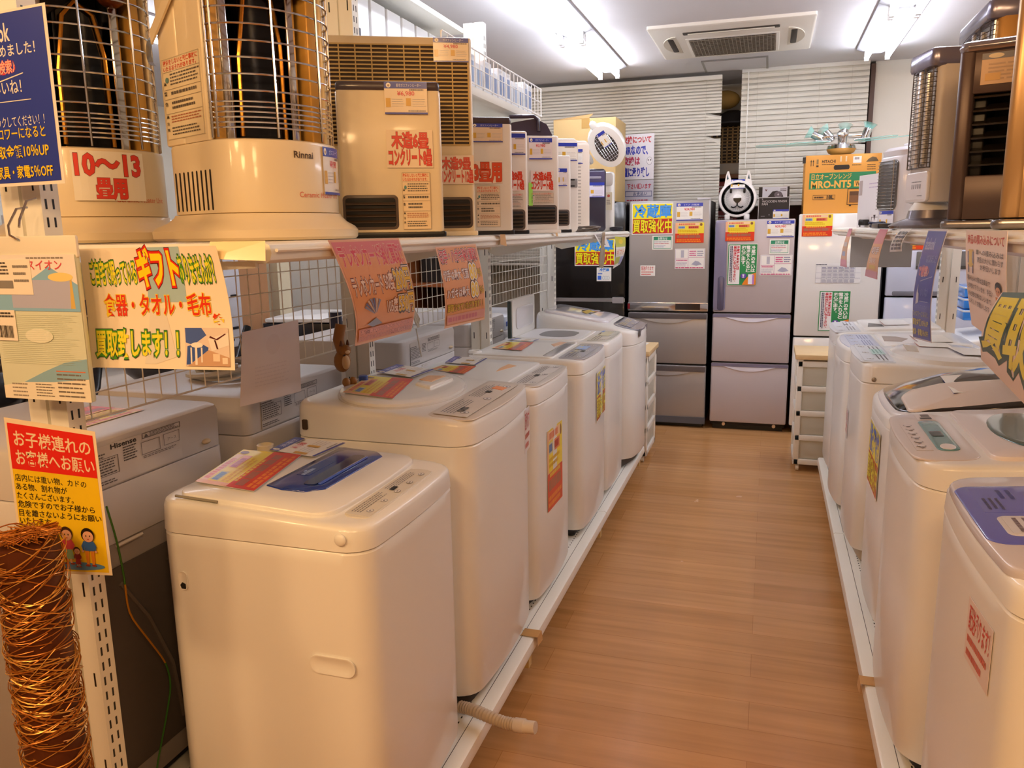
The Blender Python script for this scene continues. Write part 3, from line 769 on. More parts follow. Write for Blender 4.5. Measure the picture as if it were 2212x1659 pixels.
W.on_top('leaflet', ((-1.035,3.36),(-1.054,3.616),(-1.184,3.60),(-1.189,3.39)), pg_leaflet(5), .0095, label='yellow and red repair leaflet')
W.on_top('price_card', ((-1.063,3.65),(-1.057,3.74),(-1.175,3.74),(-1.2,3.66)), pg_price('', '', 6), .010, label='white price card with a blue header')
W.front('poster', -.04, .22, .64, .87, pg_washer())
MB().lathe([(.028,.0),(.032,.006),(.028,.014),(.018,.014),(.016,.005),(.001,.005)], 16, c=(-.20, .235, W.zt(.235))).build('water_inlet', PLAS, W.t)

# --- W5: lid standing open
W = Washer('washing machine with its lid standing open against the back', -1.0, 4.00, 90, .46, .54, .885, .960, .968, r=.045, bulge=.014)
W.slab('rim', rrect(-.205, .205, -.135, .22, .05, 5), -.002, .004, PLAS)
tub = MB(); z = W.zt(0)
o = rrect(-.185, .185, -.115, .20, .06, 6); i2 = rrect(-.15, .15, -.085, .16, .09, 6)
tub.stack([[(x, y, z+.0055) for x, y in o], [(x, y, z+.0056) for x, y in i2]], 0, True, True)
W.slab('tub_mouth', o, .003, .0050, mat('#E9E9EC', .3), None, .01)
W.slab('drum', rrect(-.13, .13, -.07, .12, .09, 6), .0045, .0056, mat('#8F9094', .4, .3), None, .01, 'grey drum opening')
lid = MB().rbox(-.20, .20, .215, .245, z+.005, z+.195, .012, .005, axis='y').build('open_lid', PLAS, W.t)
MB().rbox(-.15, .15, .209, .216, z+.04, z+.15, .03, .003, axis='y').build('lid_panel', mat('#DDDCE0', .25, 0, .5), lid)
MB().rbox(-.212, -.198, .22, .24, z+.0, z+.19, .004).build('lid_side', mat('#3E4A48', .4), lid)
W.slab('control_panel', rrect(-.20, .215, -.262, -.160, .03, 5, 6, .012), -.002, .002, mat('#D9D6CC', .3, 0, .4))
pg = buttons(13, 3, 3); pg.rect(.45, .2, .9, .9, '#D8D2B4', 1); pg.rect(.80, .78, .97, .96, '#7FA8E0', 1); pg.lines(.55,.82,.75,.92,1,'#3a3a44',.8)
W.top_local('button_print', -.18, .20, -.252, -.165, pg, .0032, '#D9D6CC')

# --- W6: far machine, bulging
W = Washer('tall bulging white washing machine with a grey see-through panel, at the drawer tower end', -.9825, 4.575, 90, .57, .545, .865, .950, 1.045, r=.09, bulge=.045, dome=.02, base=.05, basem=mat('#4A4644', .6))
lid = W.slab('lid', rrect(-.215, .215, -.14, .24, .06, 6), -.002, .010, mat('#E6E4EC', .16, 0, .8))
W.slab('lid_window', [(-.10,-.02),(.16,-.05),(.20,.0),(-.02,.05)], .009, .012, mat('#4A4E58', .12, 0, .8), lid, .003, 'dark lid sticker')
W.slab('yellow_sticker', [(-.11,.0),(.02,-.015),(.05,.02),(-.07,.04)], .0118, .0132, mat('#B89A3A', .4), lid, .001, 'blue and yellow sticker')
W.slab('control_panel', rrect(-.205, .205, -.285, -.165, .05, 5, 6, .03), -.003, .005, mat('#8C8A94', .16, 0, .7), None, .006, 'grey see-through control panel')
W.top_local('button_print', -.17, .15, -.265, -.19, buttons(15, 3, 3, None, '#D9C05A', '#D9C05A'), .0075, '#8C8A94')
W.front('front_band', -.16, .20, .905, .945, Page().rect(0,.1,1,.9,'#4A4854',2).lines(.2,.3,.8,.7,1,'#B0A8C0',.7), '#9A98A4', .052, True, .004)

# ------------------------------------------------ right row (fronts face the other way)
# R1
W = Washer('washing machine with a purple-blue sloping control panel, at the camera end of the tower-heater row', .61, 1.435, -90, .53, .52, .955, 1.005, 1.055, r=.05, bulge=.015)
PUR = mat('#5A62C0', .22, 0, .7)
cp = W.slab('control_panel', rrect(-.235, .235, -.262, -.05, .05, 6, 6, .012), -.003, .012, mat('#C9C2C8', .25, 0, .5), None, .010)
W.slab('panel_field', rrect(-.165, .12, -.268, -.06, .03, 5), .011, .0145, PUR, cp, .004, 'purple-blue panel field')
W.slab('display', rrect(-.125, .005, -.165, -.075, .016, 4), .0140, .0155, mat('#3A383C', .15, 0, .7), cp, .002, 'dark display window')
p = W.slab('keypad', rrect(.0, .09, -.235, -.075, .014, 4), .0140, .0158, mat('#C6C4CC', .3), cp, .002, 'light grey keypad')
pk = Page(); Rk = random.Random(31)
pk.lines(.06, .06, .94, .94, 9, '#6A5C68', .45, .08, .2, Rk); pk.rect(.30, .80, .95, .97, '#D8A070', 1); pk.oval(.5,.4,.03,.03,'#C8402A')
W.top_local('keypad_print', .008, .082, -.228, -.082, pk, .0163, '#C6C4CC', p)
W.top_local('display_print', -.115, -.005, -.158, -.082, Page().lines(.05,.1,.95,.9,9,'#77706c',.4,.05,.15,random.Random(32)), .0160, '#3A383C', cp)
W.top_local('panel_print', -.15, -.02, -.245, -.172, Page().lines(.1,.5,.5,.9,2,'#3A3F90',.5).lines(.45,.1,.95,.5,3,'#3A3A70',.5,.1,.2,random.Random(33)), .0150, '#5A62C0', cp, True, basemat=PUR)
W.slab('key', rrect(.135, .175, -.155, -.130, .01, 4), .0115, .0140, mat('#B9B6BC', .3), cp, .002)
W.slab('lid', rrect(-.225, .225, -.035, .245, .02, 4), -.002, .008, mat('#7B80C8', .3, 0, .4), None, .005, 'purple-blue lid')
W.front('delivery_sticker', .065, .185, .80, .905, pg_deliver(), '#E4D2CC', .015)
# R2
W = Washer('washing machine with a dark green lid window and teal display strip', .62, 2.215, -90, .57, .52, .900, .963, 1.000, r=.075, bulge=.022)
W.slab('control_panel', rrect(-.235, .245, -.272, -.135, .05, 6, 6, .015), -.003, .002, mat('#D8CCC6', .3, 0, .4))
W.slab('display_strip', rrect(-.145, .165, -.215, -.165, .022, 5), .001, .0045, mat('#5E8C8E', .22, 0, .6), None, .003, 'teal display strip')
W.slab('display', rrect(-.02, .035, -.207, -.178, .006, 3), .0042, .0055, mat('#3A4444', .2), None, .001)
p = W.slab('start_button', [(.135+.026*math.cos(a), -.19+.017*math.sin(a)) for a in [2*PI*k/16 for k in range(16)]], .0042, .0062, mat('#E3DAD4', .3), None, .002)
pg = Page(); Rk = random.Random(41)
for k in range(6): u = .10+.155*k; pg.oval(u, .45, .03, .30, '#A49A98', 12); pg.oval(u, .45, .024, .24, '#DDD2CC', 12); pg.lines(u+.035, .3, u+.07, .6, 1, '#8a7f7c', .8, .3, .5, Rk)
W.top_local('button_print', -.12, .16, -.262, -.225, pg, .0030, '#D8CCC6')
pg = Page().lines(.05,.2,.5,.9,1,'#6a6260',.7).lines(.6,.1,.95,.9,1,'#3A3436',.8,.1,.3)
W.top_local('mark_print', -.225, -.155, -.21, -.165, pg, .0030, '#D8CCC6')
lid = W.slab('lid', rrect(-.245, .245, -.120, .240, .03, 5), -.002, .010, mat('#E6DAD6', .25, 0, .5))
gw = [(.0+.19*math.cos(a)*(1 if math.sin(a) < 0 else .95), .015+.085*math.sin(a)) for a in [PI*1.02 + PI*.96*k/14 for k in range(15)]] + [(.17,.10),(-.17,.10)]
W.slab('lid_window', gw, .009, .0125, mat('#0C4A40', .12, 0, .8, trans=.2), lid, .004, 'dark green lid window')
W.on_top('leaflet', ((.80,2.10),(.78,2.42),(.86,2.44),(.87,2.12)), Page().rect(0,0,1,1,'#B85A2A',2).lines(.05,.1,.95,.9,4,'#E0A050',.5), .014, '#B85A2A', label='orange leaflet')
# R3: black arched lid
W = Washer('washing machine with a black glossy arched lid, third in the tower-heater row', .675, 2.88, -90, .57, .57, .865, .905, .965, r=.10, bulge=.02, dome=.085)
W.slab('lid_rim', rrect(-.265, .265, -.275, .265, .10, 6, 6, .015), -.006, .006, mat('#E4E2E4', .25, 0, .5), None, .008)
W.slab('lid', rrect(-.245, .245, -.262, .225, .09, 6, 6, .012), .004, .011, mat('#1C1A1C', .08, 0, .9), None, .006, 'black glossy lid')
W.slab('control_panel', rrect(.05, .235, -.245, .245, .03, 5), .010, .018, mat('#E2D2C6', .25, 0, .5), None, .006)
W.on_top('price_card', ((.56,2.70),(.55,2.86),(.80,2.86),(.80,2.70)), pg_price('', '', 9), .021, label='white price card with a blue band')
W.on_top('leaflet', ((.80,2.9),(.80,3.08),(.93,3.08),(.93,2.9)), pg_leaflet(8), .016, label='red and yellow leaflet')
W.front('poster', -.13, .13, .60, .83, pg_washer(), '#F4F0E8', .02, True, .004)
# R4: rounded white lid
W = Washer('washing machine with a humped white lid and grey foot skirt, fourth in the tower-heater row', .62, 3.505, -90, .52, .51, .905, .985, .975, r=.045, bulge=.02, base=.06, basem=mat('#B5A48C', .5))
W.slab('control_panel', rrect(-.235, .235, -.262, -.140, .03, 5, 6, .015), -.002, .002, mat('#DCE2EA', .3, 0, .4))
pg = buttons(18, 3, 3); pg.rect(.25, .45, .6, .95, '#BEE0DC', 1); pg.lines(.27,.5,.58,.9,3,'#6FA8A0',.4)
W.top_local('button_print', -.21, .21, -.252, -.150, pg, .0032, '#DCE2EA')
lid = W.slab('lid', [(.0+.235*math.cos(a), .055+.19*math.sin(a)) for a in [2*PI*k/32 for k in range(32)]], -.002, .028, mat('#E9E6E2', .25, 0, .5), None, .05)
W.slab('lid_handle', [(-.10,-.075),(.08,-.085),(.10,-.045),(-.07,-.03)], .022, .031, mat('#C4B8A8', .4), lid, .01, 'beige handle hollow')
W.on_top('price_card', ((.72,3.36),(.70,3.55),(.82,3.55),(.84,3.36)), pg_price('', '', 11), .033, label='price card with a blue band')
W.on_top('leaflet', ((.60,3.56),(.60,3.70),(.72,3.70),(.72,3.56)), pg_leaflet(9), .031, label='red and yellow leaflet')
MB().ball((.262, -.22, .755), .004, .009, .009).build('side_screw', mat('#9A8C7C', .4, .6), W.t)
W.front('delivery_sticker', -.12, .0, .62, .74, pg_deliver(), '#E9E2E2', .02)
# R5
W = Washer('washing machine with a pale blue curved control panel, fifth in the tower-heater row', .635, 4.10, -90, .54, .55, .885, .955, .968, r=.06, bulge=.03)
W.slab('control_panel', rrect(-.24, .24, -.266, -.135, .04, 5, 6, .025), -.003, .002, mat('#C9D2EA', .28, 0, .5), None, .004, 'pale blue control panel')
W.top_local('button_print', -.21, .21, -.258, -.150, buttons(20, 4, 4, None, '#6f7fb4', '#8f9fc4'), .0032, '#C9D2EA')
lid = W.slab('lid', rrect(-.235, .235, -.12, .235, .05, 5), -.002, .012, PLAS)
W.slab('handle_hollow', [(-.08,-.10),(.10,-.11),(.12,-.04),(.02,.0),(-.06,-.04)], .011, .0135, mat('#A89A90', .4), lid, .004, 'brownish handle hollow')
W.on_top('leaflet', ((.66,3.95),(.66,4.2),(.80,4.2),(.80,3.95)), pg_leaflet(10), .015, label='orange and yellow leaflet')
# R6
W = Washer('white washing machine beside the drawer tower, sixth in the tower-heater row', .615, 4.69, -90, .53, .51, .880, .950, .975, r=.05, bulge=.02)
W.slab('control_panel', rrect(-.235, .235, -.264, -.14, .03, 5, 6, .015), -.002, .002, mat('#DADDE4', .3, 0, .4))
W.top_local('button_print', -.21, .21, -.255, -.15, buttons(22, 3, 3, (.30,.5,.36,.7)), .0032, '#DADDE4')
lid = W.slab('lid', rrect(-.235, .235, -.125, .235, .04, 5), -.002, .012, PLAS)
W.slab('handle_hollow', [(-.05,-.08),(.12,-.10),(.12,-.02),(.03,-.02)], .011, .0135, mat('#2E2C2E', .3), lid, .004, 'dark handle hollow')
W.on_top('leaflet', ((.60,4.60),(.60,4.82),(.72,4.82),(.72,4.60)), pg_leaflet(11), .015, label='red and yellow leaflet')

# ------------------------------------------------ machines standing back to back behind the left row
def back_washer(label, cy, w, ztop, seed, brand=None, x0=-1.375, d=.52, lid=False):
    t = thing('washing_machine', label, 'washing machine', (x0-d/2, cy, DZ), -90, 'washing machines seen from behind')
    hw, hd = w/2, d/2; H = ztop-DZ
    MB().rbox(-hw, hw, -hd, hd, .04, H-.24, .02, .004).build('cabinet', mat('#A39B98', .5), t)
    MB().stack([[(x, y, .012) for x, y in rrect(-hw+.02, hw-.02, -hd+.02, hd-.02, .02)], [(x, y, .042) for x, y in rrect(-hw+.02, hw-.02, -hd+.02, hd-.02, .02)]]).build('base_skirt', DARK, t)
    for sx in (-1, 1):
        for sy in (-1, 1): MB().lathe([(.02,0),(.02,.014)], 10, c=(sx*(hw-.06), sy*(hd-.06), 0)).build('foot', RUBBER, t)
    MB().rbox(-hw-.004, hw+.004, -hd-.004, hd+.006, H-.245, H-.115, .025, .004).build('top_frame', mat('#D9D4D2', .4), t)
    c = MB(); O = lambda i: rrect(-hw-.004+i, hw+.004-i, -hd-.004+i, hd+.010-i, .03, 5)
    c.stack([[(x, y, H-.112) for x, y in O(.002)], [(x, y, H-.02) for x, y in O(0)], [(x, y, H-.006) for x, y in O(.004)], [(x, y, H) for x, y in O(.014)]])
    c.build('back_console', mat('#CFC9C6', .4), t)
    # pressed ribs and plate on the metal back
    MB().rbox(-hw+.05, hw-.05, hd-.001, hd+.006, .10, H-.30, .06, .004, axis='y').build('back_plate', mat('#5C5450', .55), t)
    for q in (-.12, .03): MB().tube([(q-.05, hd+.007, .14), (q-.03, hd+.008, .3), (q+.03, hd+.008, .45), (q+.10, hd+.007, H-.34)], .006, 6).build('pressed_rib', mat('#6A615C', .5), t)
    p = Page(); Rr = random.Random(seed)
    if brand: p.text(brand, .27, .86, .52, .98, '#1c1a1c', .03)
    p.lines(.0,.70,.22,.84,2,'#5a5456',.5,.05,.1,Rr); p.frame(.0,.26,.33,.70,.006,'#5a5456',.012); p.lines(.02,.28,.31,.68,6,'#5a5456',.45,.06,.12,Rr)
    p.lines(.38,.45,.52,.84,6,'#4a4446',.45,.1,.25,Rr); p.frame(.58,.86,1,1,.006,'#5a5456',.015); p.lines(.66,.88,.98,.98,3,'#5a5456',.45,.05,.1,Rr)
    p.poly([(.60,.885),(.645,.885),(.6225,.975)], '#5a5456'); p.frame(.56,.46,.76,.78,.005,'#6a6466',.012); p.frame(.80,.50,.98,.80,.005,'#6a6466',.012)
    p.lines(.57,.36,.95,.44,2,'#6a6466',.4,.05,.1,Rr); p.lines(.0,.06,.30,.18,2,'#5a5456',.4,.08,.15,Rr); p.text('アース', .84, .60, .94, .68, '#6a6466', .0)
    sheet('rating_label', [(hw-.06, hd+.0115, H-.108), (hw-.06-.30, hd+.0115, H-.108), (hw-.06-.30, hd+.0115, H-.016), (hw-.06, hd+.0115, H-.016)], p, t, '#D6D0CD')
    MB().ball((-hw+.07, hd+.012, H-.09), .014, .010, .007).build('hose_clip', mat('#D8C6A8', .4), t)
    MB().tube([(hw*.2, hd+.008, H-.25), (hw*.5, hd+.009, H-.25)], .004, 6).build('seam_clip', mat('#E8E2E0', .4), t)
    if lid: sheet('leaflet', [(-.12,-.02,H+.002),(.12,-.02,H+.002),(.12,.15,H+.002),(-.12,.15,H+.002)], pg_leaflet(seed), t)
    return t
back_washer('washing machine turned back side out beside the near slotted post, ribbed brown back plate', 1.46, .52, 1.07, 51, 'Hisense', lid=True)
back_washer('washing machine turned back side out behind the oval-lid machine', 2.10, .54, 1.06, 52)
back_washer('washing machine turned back side out behind the third machine of the row', 3.12, .56, 1.075, 53)
back_washer('washing machine turned back side out behind the flat-lid poster machine', 3.86, .54, 1.06, 54)

# ================================================================ refrigerators
FY = 6.03
def fsheet(t, name, rect, page, base='#F4F0E8', label=None, off=.003, cx=0):
    x0, x1, z0, z1 = rect
    o = sheet(name, [(x0-cx, -off, z0), (x1-cx, -off, z0), (x1-cx, -off, z1), (x0-cx, -off, z1)], page, t, base, gloss=True)
    if label: o['label'] = label
    return o
def fridge(label, x0, x1, top, splits, door, depth=.62, side=None, y=FY, rough=.35):
    """splits: heights of the door gaps from the top down; each door a part"""
    cx = (x0+x1)/2; t = thing('refrigerator', label, 'refrigerator', (cx, y, 0), 0, 'refrigerators along the back wall')
    hw = (x1-x0)/2
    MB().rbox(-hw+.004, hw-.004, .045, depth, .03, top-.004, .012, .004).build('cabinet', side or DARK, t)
    MB().box(-hw+.02, hw-.02, .05, .30, 0, .032).build('kick_plate', BLACK, t)
    zs = [top] + list(splits) + [.055]; ds = []
    for a, b in zip(zs, zs[1:]):
        ds.append(MB().rbox(-hw, hw, 0, .05, b+.006, a-.006 if a != top else a, .014, .008, axis='z', seg=5).build('door' if a == top else 'drawer', door, t))
    return t, cx, ds
def scoop(parent, cx_, z, w, m1, m2):
    """wide smile-shaped handle under a drawer's upper edge"""
    n = 14; top = [(cx_-w/2 + w*k/n, z) for k in range(n+1)]
    low = [(cx_+w/2 - w*k/n, z - .034*math.sin(PI*k/n)) for k in range(1, n)]
    MB().prism(top + low, -.004, .004, 'y').build('handle', m1, parent)
    MB().rbox(cx_-w/2-.03, cx_+w/2+.03, -.006, .004, z-.004, z+.016, .006, .002, axis='y').build('handle_band', m2, parent)

# black refrigerator
BLK = mat('#15110F', .22, 0, .4)
t, cx, ds = fridge('black refrigerator with a chrome band, partly behind the heater shelving', -1.60, -1.03, 1.70, (.972, .50), BLK)
MB().box(-.285, .285, -.006, .004, .955, .983).build('chrome_band', CHROME, t)
MB().box(.19, .275, -.010, .004, .945, .990).build('latch', mat('#B8B4B8', .3, .6), t)
fsheet(t, 'fridge_poster', (-1.42, -1.108, 1.228, 1.436), pg_fridge(), cx=cx)
pg = Page().text('冷蔵庫', .2, .72, .85, .94, '#3E86D8', .04).rect(.06, .10, .32, .40, '#3A6AD0', 1).lines(.08, .48, .4, .62, 1, '#3A6AD0', .7)
for k in range(3): pg.oval(.48+.16*k, .24, .085, .14, '#A8B4BC', 16).oval(.48+.16*k, .24, .07, .115, '#EFEFEA', 16)
fsheet(t, 'small_notice', (-1.248, -1.136, 1.112, 1.215), pg, cx=cx)

# silver refrigerator with a glossy middle band
SIL = mat('#A39D99', .34, .35)
t, cx, ds = fridge('silver-grey refrigerator with a mirror band and three notices, standing beside the black one', -1.005, -.415, 1.70, (.885, .487), SIL)
b = MB().rbox(-.297, .297, -.010, .006, .892, .955, .006, .002, axis='y').build('mirror_band', mat('#C9C9CE', .10, .9), t)
MB().box(.06, .24, -.012, -.008, .902, .948).build('badge', mat('#2A1608', .12, 0, .6), b)
MB().box(-.297, -.28, -.012, -.006, .905, .945).build('red_lamp', mat('#7A1420', .3), b)
for z in (.845, .447):
    MB().rbox(-.29, .29, -.010, .004, z-.012, z+.030, .006, .003, axis='y').build('drawer_lip', mat('#6A6668', .3, .4), t)
    pts = [(-.20+.4*k/12, z-.012) for k in range(13)] + [(.20-.4*k/12, z-.012-.034*math.sin(PI*k/12)) for k in range(1, 12)]
    MB().prism(pts, -.008, .004, 'y').build('handle', mat('#C3BEBC', .25, .5), t)
MB().box(-.297, .297, -.006, .05, .035, .085).build('plinth', mat('#55555A', .4), t)
MB().box(.20, .29, .0, .06, 1.70, 1.712).build('hinge_cover', mat('#C8C8CE', .3), t)
fsheet(t, 'fridge_poster', (-.984, -.682, 1.457, 1.684), pg_fridge(), cx=cx)
fsheet(t, 'price_card', (-.658, -.470, 1.553, 1.678), pg_price('¥24,980', '3ドア 冷蔵庫', 21), cx=cx)
fsheet(t, 'leaflet', (-.663, -.458, 1.393, 1.538), pg_leaflet(21), cx=cx)
fsheet(t, 'notice', (-.830, -.681, 1.345, 1.447), pg_notice(), cx=cx)
fsheet(t, 'spec_sheet', (-.662, -.445, 1.204, 1.351), pg_spec(), cx=cx)
fsheet(t, 'delivery_sticker', (-.916, -.805, 1.152, 1.230), pg_deliver(), cx=cx)

# pinkish silver three-door refrigerator
PNK = mat('#BDB2B2', .36, .12)
t, cx, ds = fridge('pale pinkish-silver three-door refrigerator with the dog-faced fan on top', -.378, .168, 1.552, (.882, .515), PNK)
hw = .273
MB().rbox(-hw, -hw+.085, -.006, .006, .90, 1.548, .02, .004, axis='y').build('door_side_band', mat('#8A86A0', .3, .3), t)
MB().rbox(-hw+.03, -hw+.075, -.0085, -.004, .90, 1.15, .02, .003, axis='y').build('door_grip', mat('#5A566C', .3, .3), t)
for z in (.858, .492):
    MB().box(-hw+.002, hw-.002, -.0045, .002, z-.006, z+.016).build('drawer_band', mat('#85829C', .28, .4), t)
    n = 16; w = .37
    pts = [(-w/2+w*k/n, z-.004-.008*math.sin(PI*k/n)) for k in range(n+1)] + [(w/2-w*k/n, z-.004-.036*math.sin(PI*k/n)) for k in range(1, n)]
    MB().prism(pts, -.007, .003, 'y').build('handle', mat('#E4E0EA', .25, 0, .4), t)
for x in (-.17, .19): MB().lathe([(.012,0),(.012,.02)], 10, c=(x, -.002, .045), axis='y').build('screw_cap', mat('#C9A27A', .4), t)
fsheet(t, 'leaflet', (-.306, -.106, 1.402, 1.539), pg_leaflet(22), cx=cx, off=.0075)
fsheet(t, 'price_card', (-.022, .160, 1.425, 1.541), pg_price('¥39,980', '3ドア 冷蔵庫', 22), cx=cx)
fsheet(t, 'notice', (.000, .135, 1.307, 1.410), pg_notice(), cx=cx)
fsheet(t, 'smell_notice', (-.284, -.080, 1.085, 1.381), pg_smell(), cx=cx, off=.0075, label='green and white notice in vertical writing')
fsheet(t, 'spec_sheet', (-.058, .158, 1.157, 1.302), pg_spec(), cx=cx)

# white refrigerator
WHT = mat('#E6E3DE', .25, 0, .5)
t, cx, ds = fridge('plain white refrigerator with the orange microwave carton on top', .190, .748, 1.582, (.72,), WHT)
MB().box(.27, .279, .0, .05, .06, 1.58).build('door_gasket', mat('#2a2a2c', .5), t)
fsheet(t, 'leaflet', (.212, .410, 1.428, 1.578), pg_leaflet(23), cx=cx)
p = Page(); Rr = random.Random(77); p.lines(.0,.90,.25,.99,1,'#6a6a78',.7)
for i in range(8): p.rect(i/8*.99, .0 if i < 6 else .25, i/8*.99+.004, .86, '#9A98A8', 1)
for v in (.0,.22,.25,.52,.86): p.rect(0, v, .99 if v > .2 else .75, v+.008, '#9A98A8', 1)
for i in range(1, 7):
    for a, bb in ((.02,.20),(.27,.50),(.54,.84)): p.lines(i/8+.012, a, i/8+.115, bb, 4, '#8c8aa2', .45, .2, .5, Rr)
fsheet(t, 'capacity_table', (.318, .612, 1.105, 1.240), p, '#E9E7E6', cx=cx)
fsheet(t, 'smell_notice', (.350, .556, .762, 1.050), pg_smell(), cx=cx, label='green and white notice in vertical writing')

# pale blue-white refrigerator further along
PBW = mat('#C9CCDC', .3, 0, .4)
t, cx, ds = fridge('pale bluish-white low refrigerator behind the tower-heater shelving', .775, 1.36, 1.325, (1.012, .50), PBW)
MB().rbox(-.25, .25, -.004, .004, 1.02, 1.05, .01, .002, axis='y').build('handle', mat('#77757C', .4), t)
MB().rbox(-.115, .235, -.005, .004, 1.20, 1.318, .008, .002, axis='y').build('door_panel', mat('#6F6C68', .4), t)
MB().box(-.115, .235, -.007, -.004, 1.20, 1.222).build('panel_strip', mat('#45423E', .4), t)
fsheet(t, 'red_card', (.885, 1.02, 1.33, 1.41), Page().poly([(0,0),(1,0),(.7,.35),(.3,.75),(0,.95)], '#D8421C').lines(.05,.05,.5,.6,3,'#EDB02A',.5), '#D8421C', off=-.05, cx=cx)
MB().box(.10, .16, .05, .25, 1.325, 1.345).build('hinge_cover', mat('#D8D8E0', .4), t)

# another white washing machine beyond the posts, blue packs on it
W = Washer('white washing machine behind the tower-heater shelving posts, blue packs standing on it', 1.34, 5.20, -90, .56, .56, .80, .86, .93, r=.05, bulge=.02)
W.slab('lid', rrect(-.22, .22, -.12, .23, .04, 5), -.002, .012, PLAS)
for i, wd in enumerate(('lowest', 'middle', 'topmost')):
    z = .955+.066*i
    b = thing('bottle_pack', 'blue shrink-wrapped pack, %s of its stack on the machine behind the posts' % wd, 'packet', (1.24, 5.22, z), 0, 'blue shrink-wrapped packs')
    MB().rbox(-.17, .17, -.12, .12, 0, .062, .012, .008).build('wrap', mat('#2A86E4', .2, 0, .7), b)
    MB().rbox(-.172, .172, -.122, .122, .046, .058, .012, .003).build('clear_band', mat('#D8E2EE', .15, 0, .8), b)
    MB().box(.02, .09, -.1215, -.119, .012, .040).build('print', mat('#1A3E9A', .4), b)

# ================================================================ on top of the refrigerators
bx = thing('cardboard_box', 'big plain cardboard box with a raised flap on the black refrigerator', 'box', (-1.34, 6.20, 1.704))
MB().rbox(-.235, .235, -.20, .22, 0, .60, .003, .002).build('carton', mat('#D2B27A', .7, noise=.04), bx)
sheet('tape', [(-.02,-.2015,.53),(.04,-.2015,.53),(.04,-.2015,.602),(-.02,-.2015,.602)], None, bx, '#C29A58', gloss=True)
mb = MB().add([(-.235,-.20,.601),(.03,-.20,.601),(.03,-.03,.655),(-.235,-.06,.615),(-.235,-.20,.598),(.03,-.20,.598),(.03,-.03,.652),(-.235,-.06,.612)], [(0,1,2,3),(7,6,5,4),(0,4,5,1),(1,5,6,2),(2,6,7,3),(3,7,4,0)])
mb.build('flap', mat('#A88450', .7), bx, smooth=False)

fan = thing('desk_fan', 'white desk fan with a dog face and pointed ears on the pinkish-silver refrigerator', 'fan', (-.235, 6.14, 1.5525))
WP = mat('#EDEAE8', .3, 0, .4)
mb = MB()
for k in range(48):
    pass
r0, zc = .128, .150
prof = [(r0-.014,-.028),(r0+.002,-.024),(r0+.008,.0),(r0,.045),(r0-.02,.06),(r0-.026,.04),(r0-.016,-.01)]
mb.lathe(prof + [prof[0]], 36, c=(0, 0, zc), axis='y'); ring = mb.build('guard_ring', WP, fan)
mb = MB()
for k in range(72):
    a = 2*PI*k/72
    mb.tube([(.030*math.cos(a), -.030, zc+.030*math.sin(a)), (.09*math.cos(a), -.028, zc+.09*math.sin(a)), (r0*.93*math.cos(a), -.020, zc+r0*.93*math.sin(a))], .0019, 4)
mb.tube([(.085*math.cos(2*PI*k/32), -.030, zc+.085*math.sin(2*PI*k/32)) for k in range(32)], .0015, 4, closed=True)
mb.build('grille', WP, fan)
mb = MB()
for k in range(5):
    a = 2*PI*k/5; q = [(.02, -.25), (.095, -.30), (.105, .30), (.02, .25)]
    vs = [(r*math.cos(a+t), y, zc+r*math.sin(a+t)) for (r, t), y in zip(q, (.012, .006, .024, .018))]
    mb.add(vs + [(x, y+.002, z) for x, y, z in vs], [(0,1,2,3),(7,6,5,4),(0,4,5,1),(1,5,6,2),(2,6,7,3),(3,7,4,0)])
mb.build('blade', mat('#C9C6BE', .4), fan)
MB().lathe([(.001,.05),(r0-.02,.05),(r0-.02,.054),(.001,.054)], 30, c=(0,0,zc), axis='y').build('back_guard', mat('#8E8A80', .6), fan)
MB().lathe([(.05,.054),(.055,.10),(.03,.14),(.001,.145)], 20, c=(0,0,zc), axis='y').build('motor_housing', WP, fan)
MB().lathe([(.001,-.040),(.022,-.039),(.031,-.034),(.033,-.024),(.001,-.024)], 24, c=(0,0,zc), axis='y').build('hub_muzzle', WP, fan)
for s in (-1, 1):
    e = MB().prism([(s*.045,zc+.118),(s*.098,zc+.085),(s*.085,zc+.17),(s*.076,zc+.195),(s*.066,zc+.195)][::s], -.012, .016, 'y').build('ear', WP, fan)
    MB().prism([(s*.066,zc+.140),(s*.080,zc+.136),(s*.074,zc+.172)][::s], -.014, -.011, 'y').build('inner_ear', mat('#2E4A58', .5), e)
    MB().rbox(s*.047-.008, s*.047+.008, -.036, -.028, zc+.038, zc+.072, .006, .002, axis='y').build('eye', BLACK, fan)
    MB().rbox(s*.068-.020, s*.068+.020, -.03, .05, 0, .040, .015, .006).build('foot', WP, fan)
mb = MB().prism([(-.028,zc+.004),(.028,zc+.004),(.027,zc-.012),(.010,zc-.030),(-.010,zc-.030),(-.027,zc-.012)], -.045, -.037, 'y')
mb.build('nose', BLACK, fan)
MB().tube([(0,-.036,zc-.028),(0,-.036,zc-.050)], .006, 6).build('lip_line', BLACK, fan)
MB().tube([(-.042,-.034,zc-.056),(-.028,-.036,zc-.063),(-.012,-.036,zc-.058),(0,-.036,zc-.046),(.012,-.036,zc-.058),(.028,-.036,zc-.063),(.042,-.034,zc-.054)], .005, 6).build('mouth', BLACK, fan)
sheet('price_card', [(-.052,-.034,zc+.070),(.050,-.034,zc+.070),(.046,-.020,zc+.135),(-.048,-.020,zc+.135)], pg_price('', '', 31), fan, gloss=True)

